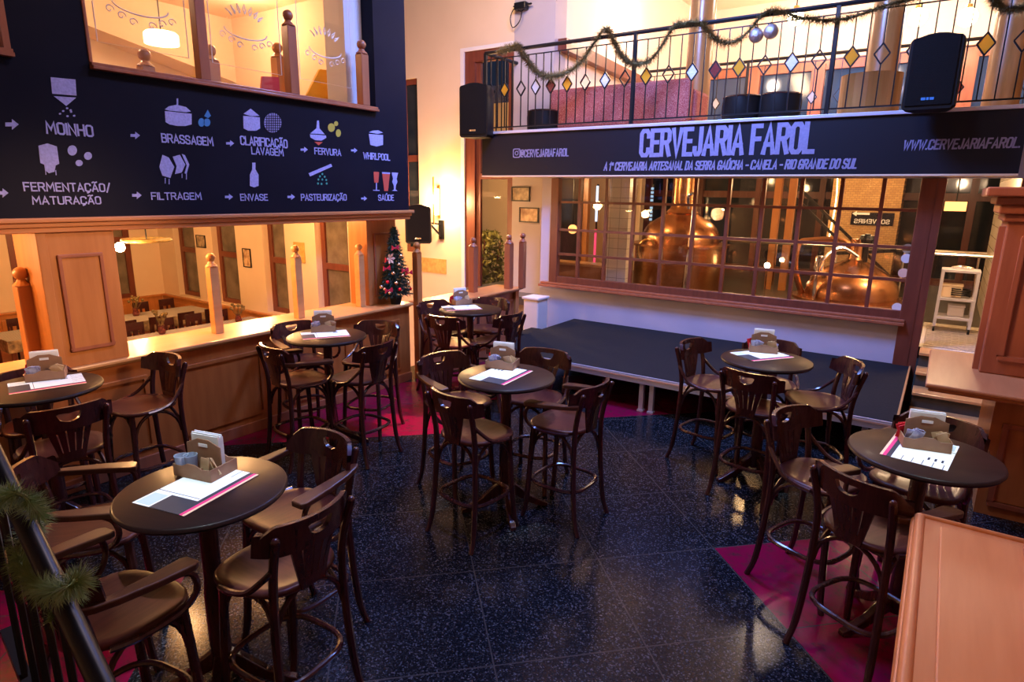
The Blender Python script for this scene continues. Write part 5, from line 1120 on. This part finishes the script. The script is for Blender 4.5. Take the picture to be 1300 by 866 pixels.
for l, px, py in (('flower vase on the farther long dining table', 173, 401), ('flower vase on the nearer long dining table, left one', 206, 424), ('flower vase on the nearer long dining table, right one', 303, 409)):
    q = on_z(px, py, -.75); t = thing('flower_vase', l, 'vase', (q.x, q.y, -.75)); MB().lathe([(.06, 0), (.08, .05), (.05, .16), (.065, .2)], n=14).build('vase', 'redpane', t, smooth=True)
    mb = MB(); rr = random.Random(px)
    for k in range(12):
        a = rr.uniform(0, 2*PI); r = rr.uniform(.04, .2); h = .36+rr.uniform(-.06, .14); mb.tube([(0, 0, .1), (r*math.cos(a), r*math.sin(a), h)], .006, 4); mb.ball((r*math.cos(a), r*math.sin(a), h), .035, 8)
    mb.build('flowers', 'tinselgold', t)
p = on_x(152, 314, -9.2)
t = thing('ring_chandelier', 'iron ring chandelier with one blazing bulb in the lower dining room', 'chandelier', p)
MB().tube([(.26*math.cos(a*PI/16), .36+.30*math.sin(a*PI/16), .08) for a in range(32)], .028, 8, closed=True).build('ring', 'tinselgold', t); MB().ball((0, 0, 0), .065, 14).build('bulb', 'bulb', t, smooth=True)
MB().ball((.05, -.25, .02), .03, 10).build('small_bulb', 'bulb', t, smooth=True); MB().tube([(0, .36, .06), (0, .36, 2.28-p.z)], .01, 6).build('chain', 'iron', t)
lamp('POINT', (p.x+.25, p.y, p.z), 60, AMBER, .06, name='chandelier_light')
for px, py, l in ((213, 272.5, 'round ceiling spot left of the first dining room window'), (420, 277, 'round glowing ceiling spot at the right end of the dining room')):
    q = on_z(px, py, 2.255) if False else (CAM+ray(px, py+2)*9.5); o = MB().lathe([(.07, -.03), (.07, 0), (0, 0)], n=16).build('ceiling_spot', 'bulb', smooth=True); o.location = (q.x, q.y, 2.275); tag(o, l, 'lamp', 'ceiling spots of the dining room')
q = on_y(233, 285, YA-.02); t = thing('hanging_sign_bracket', 'black iron sign bracket on the dining room wall', 'bracket', (q.x, YA, 1.95)); MB().bar((0, 0, 0), (0, -.75, 0), .03).bar((0, -.015, -.25), (0, -.015, .05), .03).bar((0, 0, -.2), (0, -.4, 0), .02).build('arm', 'iron', t)
# terrace planting behind the tall glass door
def bush(label, x, y, r, h, n, seed):
    rr = random.Random(seed); t = thing('terrace_bush', label, 'bush', (x, y, -.5), 0, 'bushes outside the tall glass door'); mb = MB(); st = MB()
    for k in range(n):
        a = rr.uniform(0, 2*PI); z = h*rr.random()**.7; q = r*math.sqrt(rr.random())*(1-.5*abs(z/h-.4)); p = Vector((q*math.cos(a), q*math.sin(a), .15+z)); d = Vector((rr.gauss(0, 1), rr.gauss(0, 1), rr.gauss(0, 1))).normalized()*.07; e = d.cross(Vector((rr.gauss(0, 1), 1, rr.gauss(0, 1)))).normalized()*.025
        mb.face([mb.v(p-d), mb.v(p+e), mb.v(p+d), mb.v(p-e)])
    for k in range(7):
        a = rr.uniform(0, 2*PI); st.tube([(0, 0, 0), (r*.5*math.cos(a), r*.5*math.sin(a), h*.5), (r*.7*math.cos(a), r*.7*math.sin(a), h)], .012, 5)
    mb.build('leaves', 'leafbush', t); st.build('stems', 'frame', t)
bush('leafy bush outside the tall glass door, in front', -8.6, 11.0, .9, 1.9, 2600, 3)
bush('leafy bush outside the tall glass door, farther back', -10.2, 12.2, .9, 2.2, 2200, 4)
lamp('POINT', (-8.0, 10.3, 2.6), 240, WARM, .1, name='terrace_light')
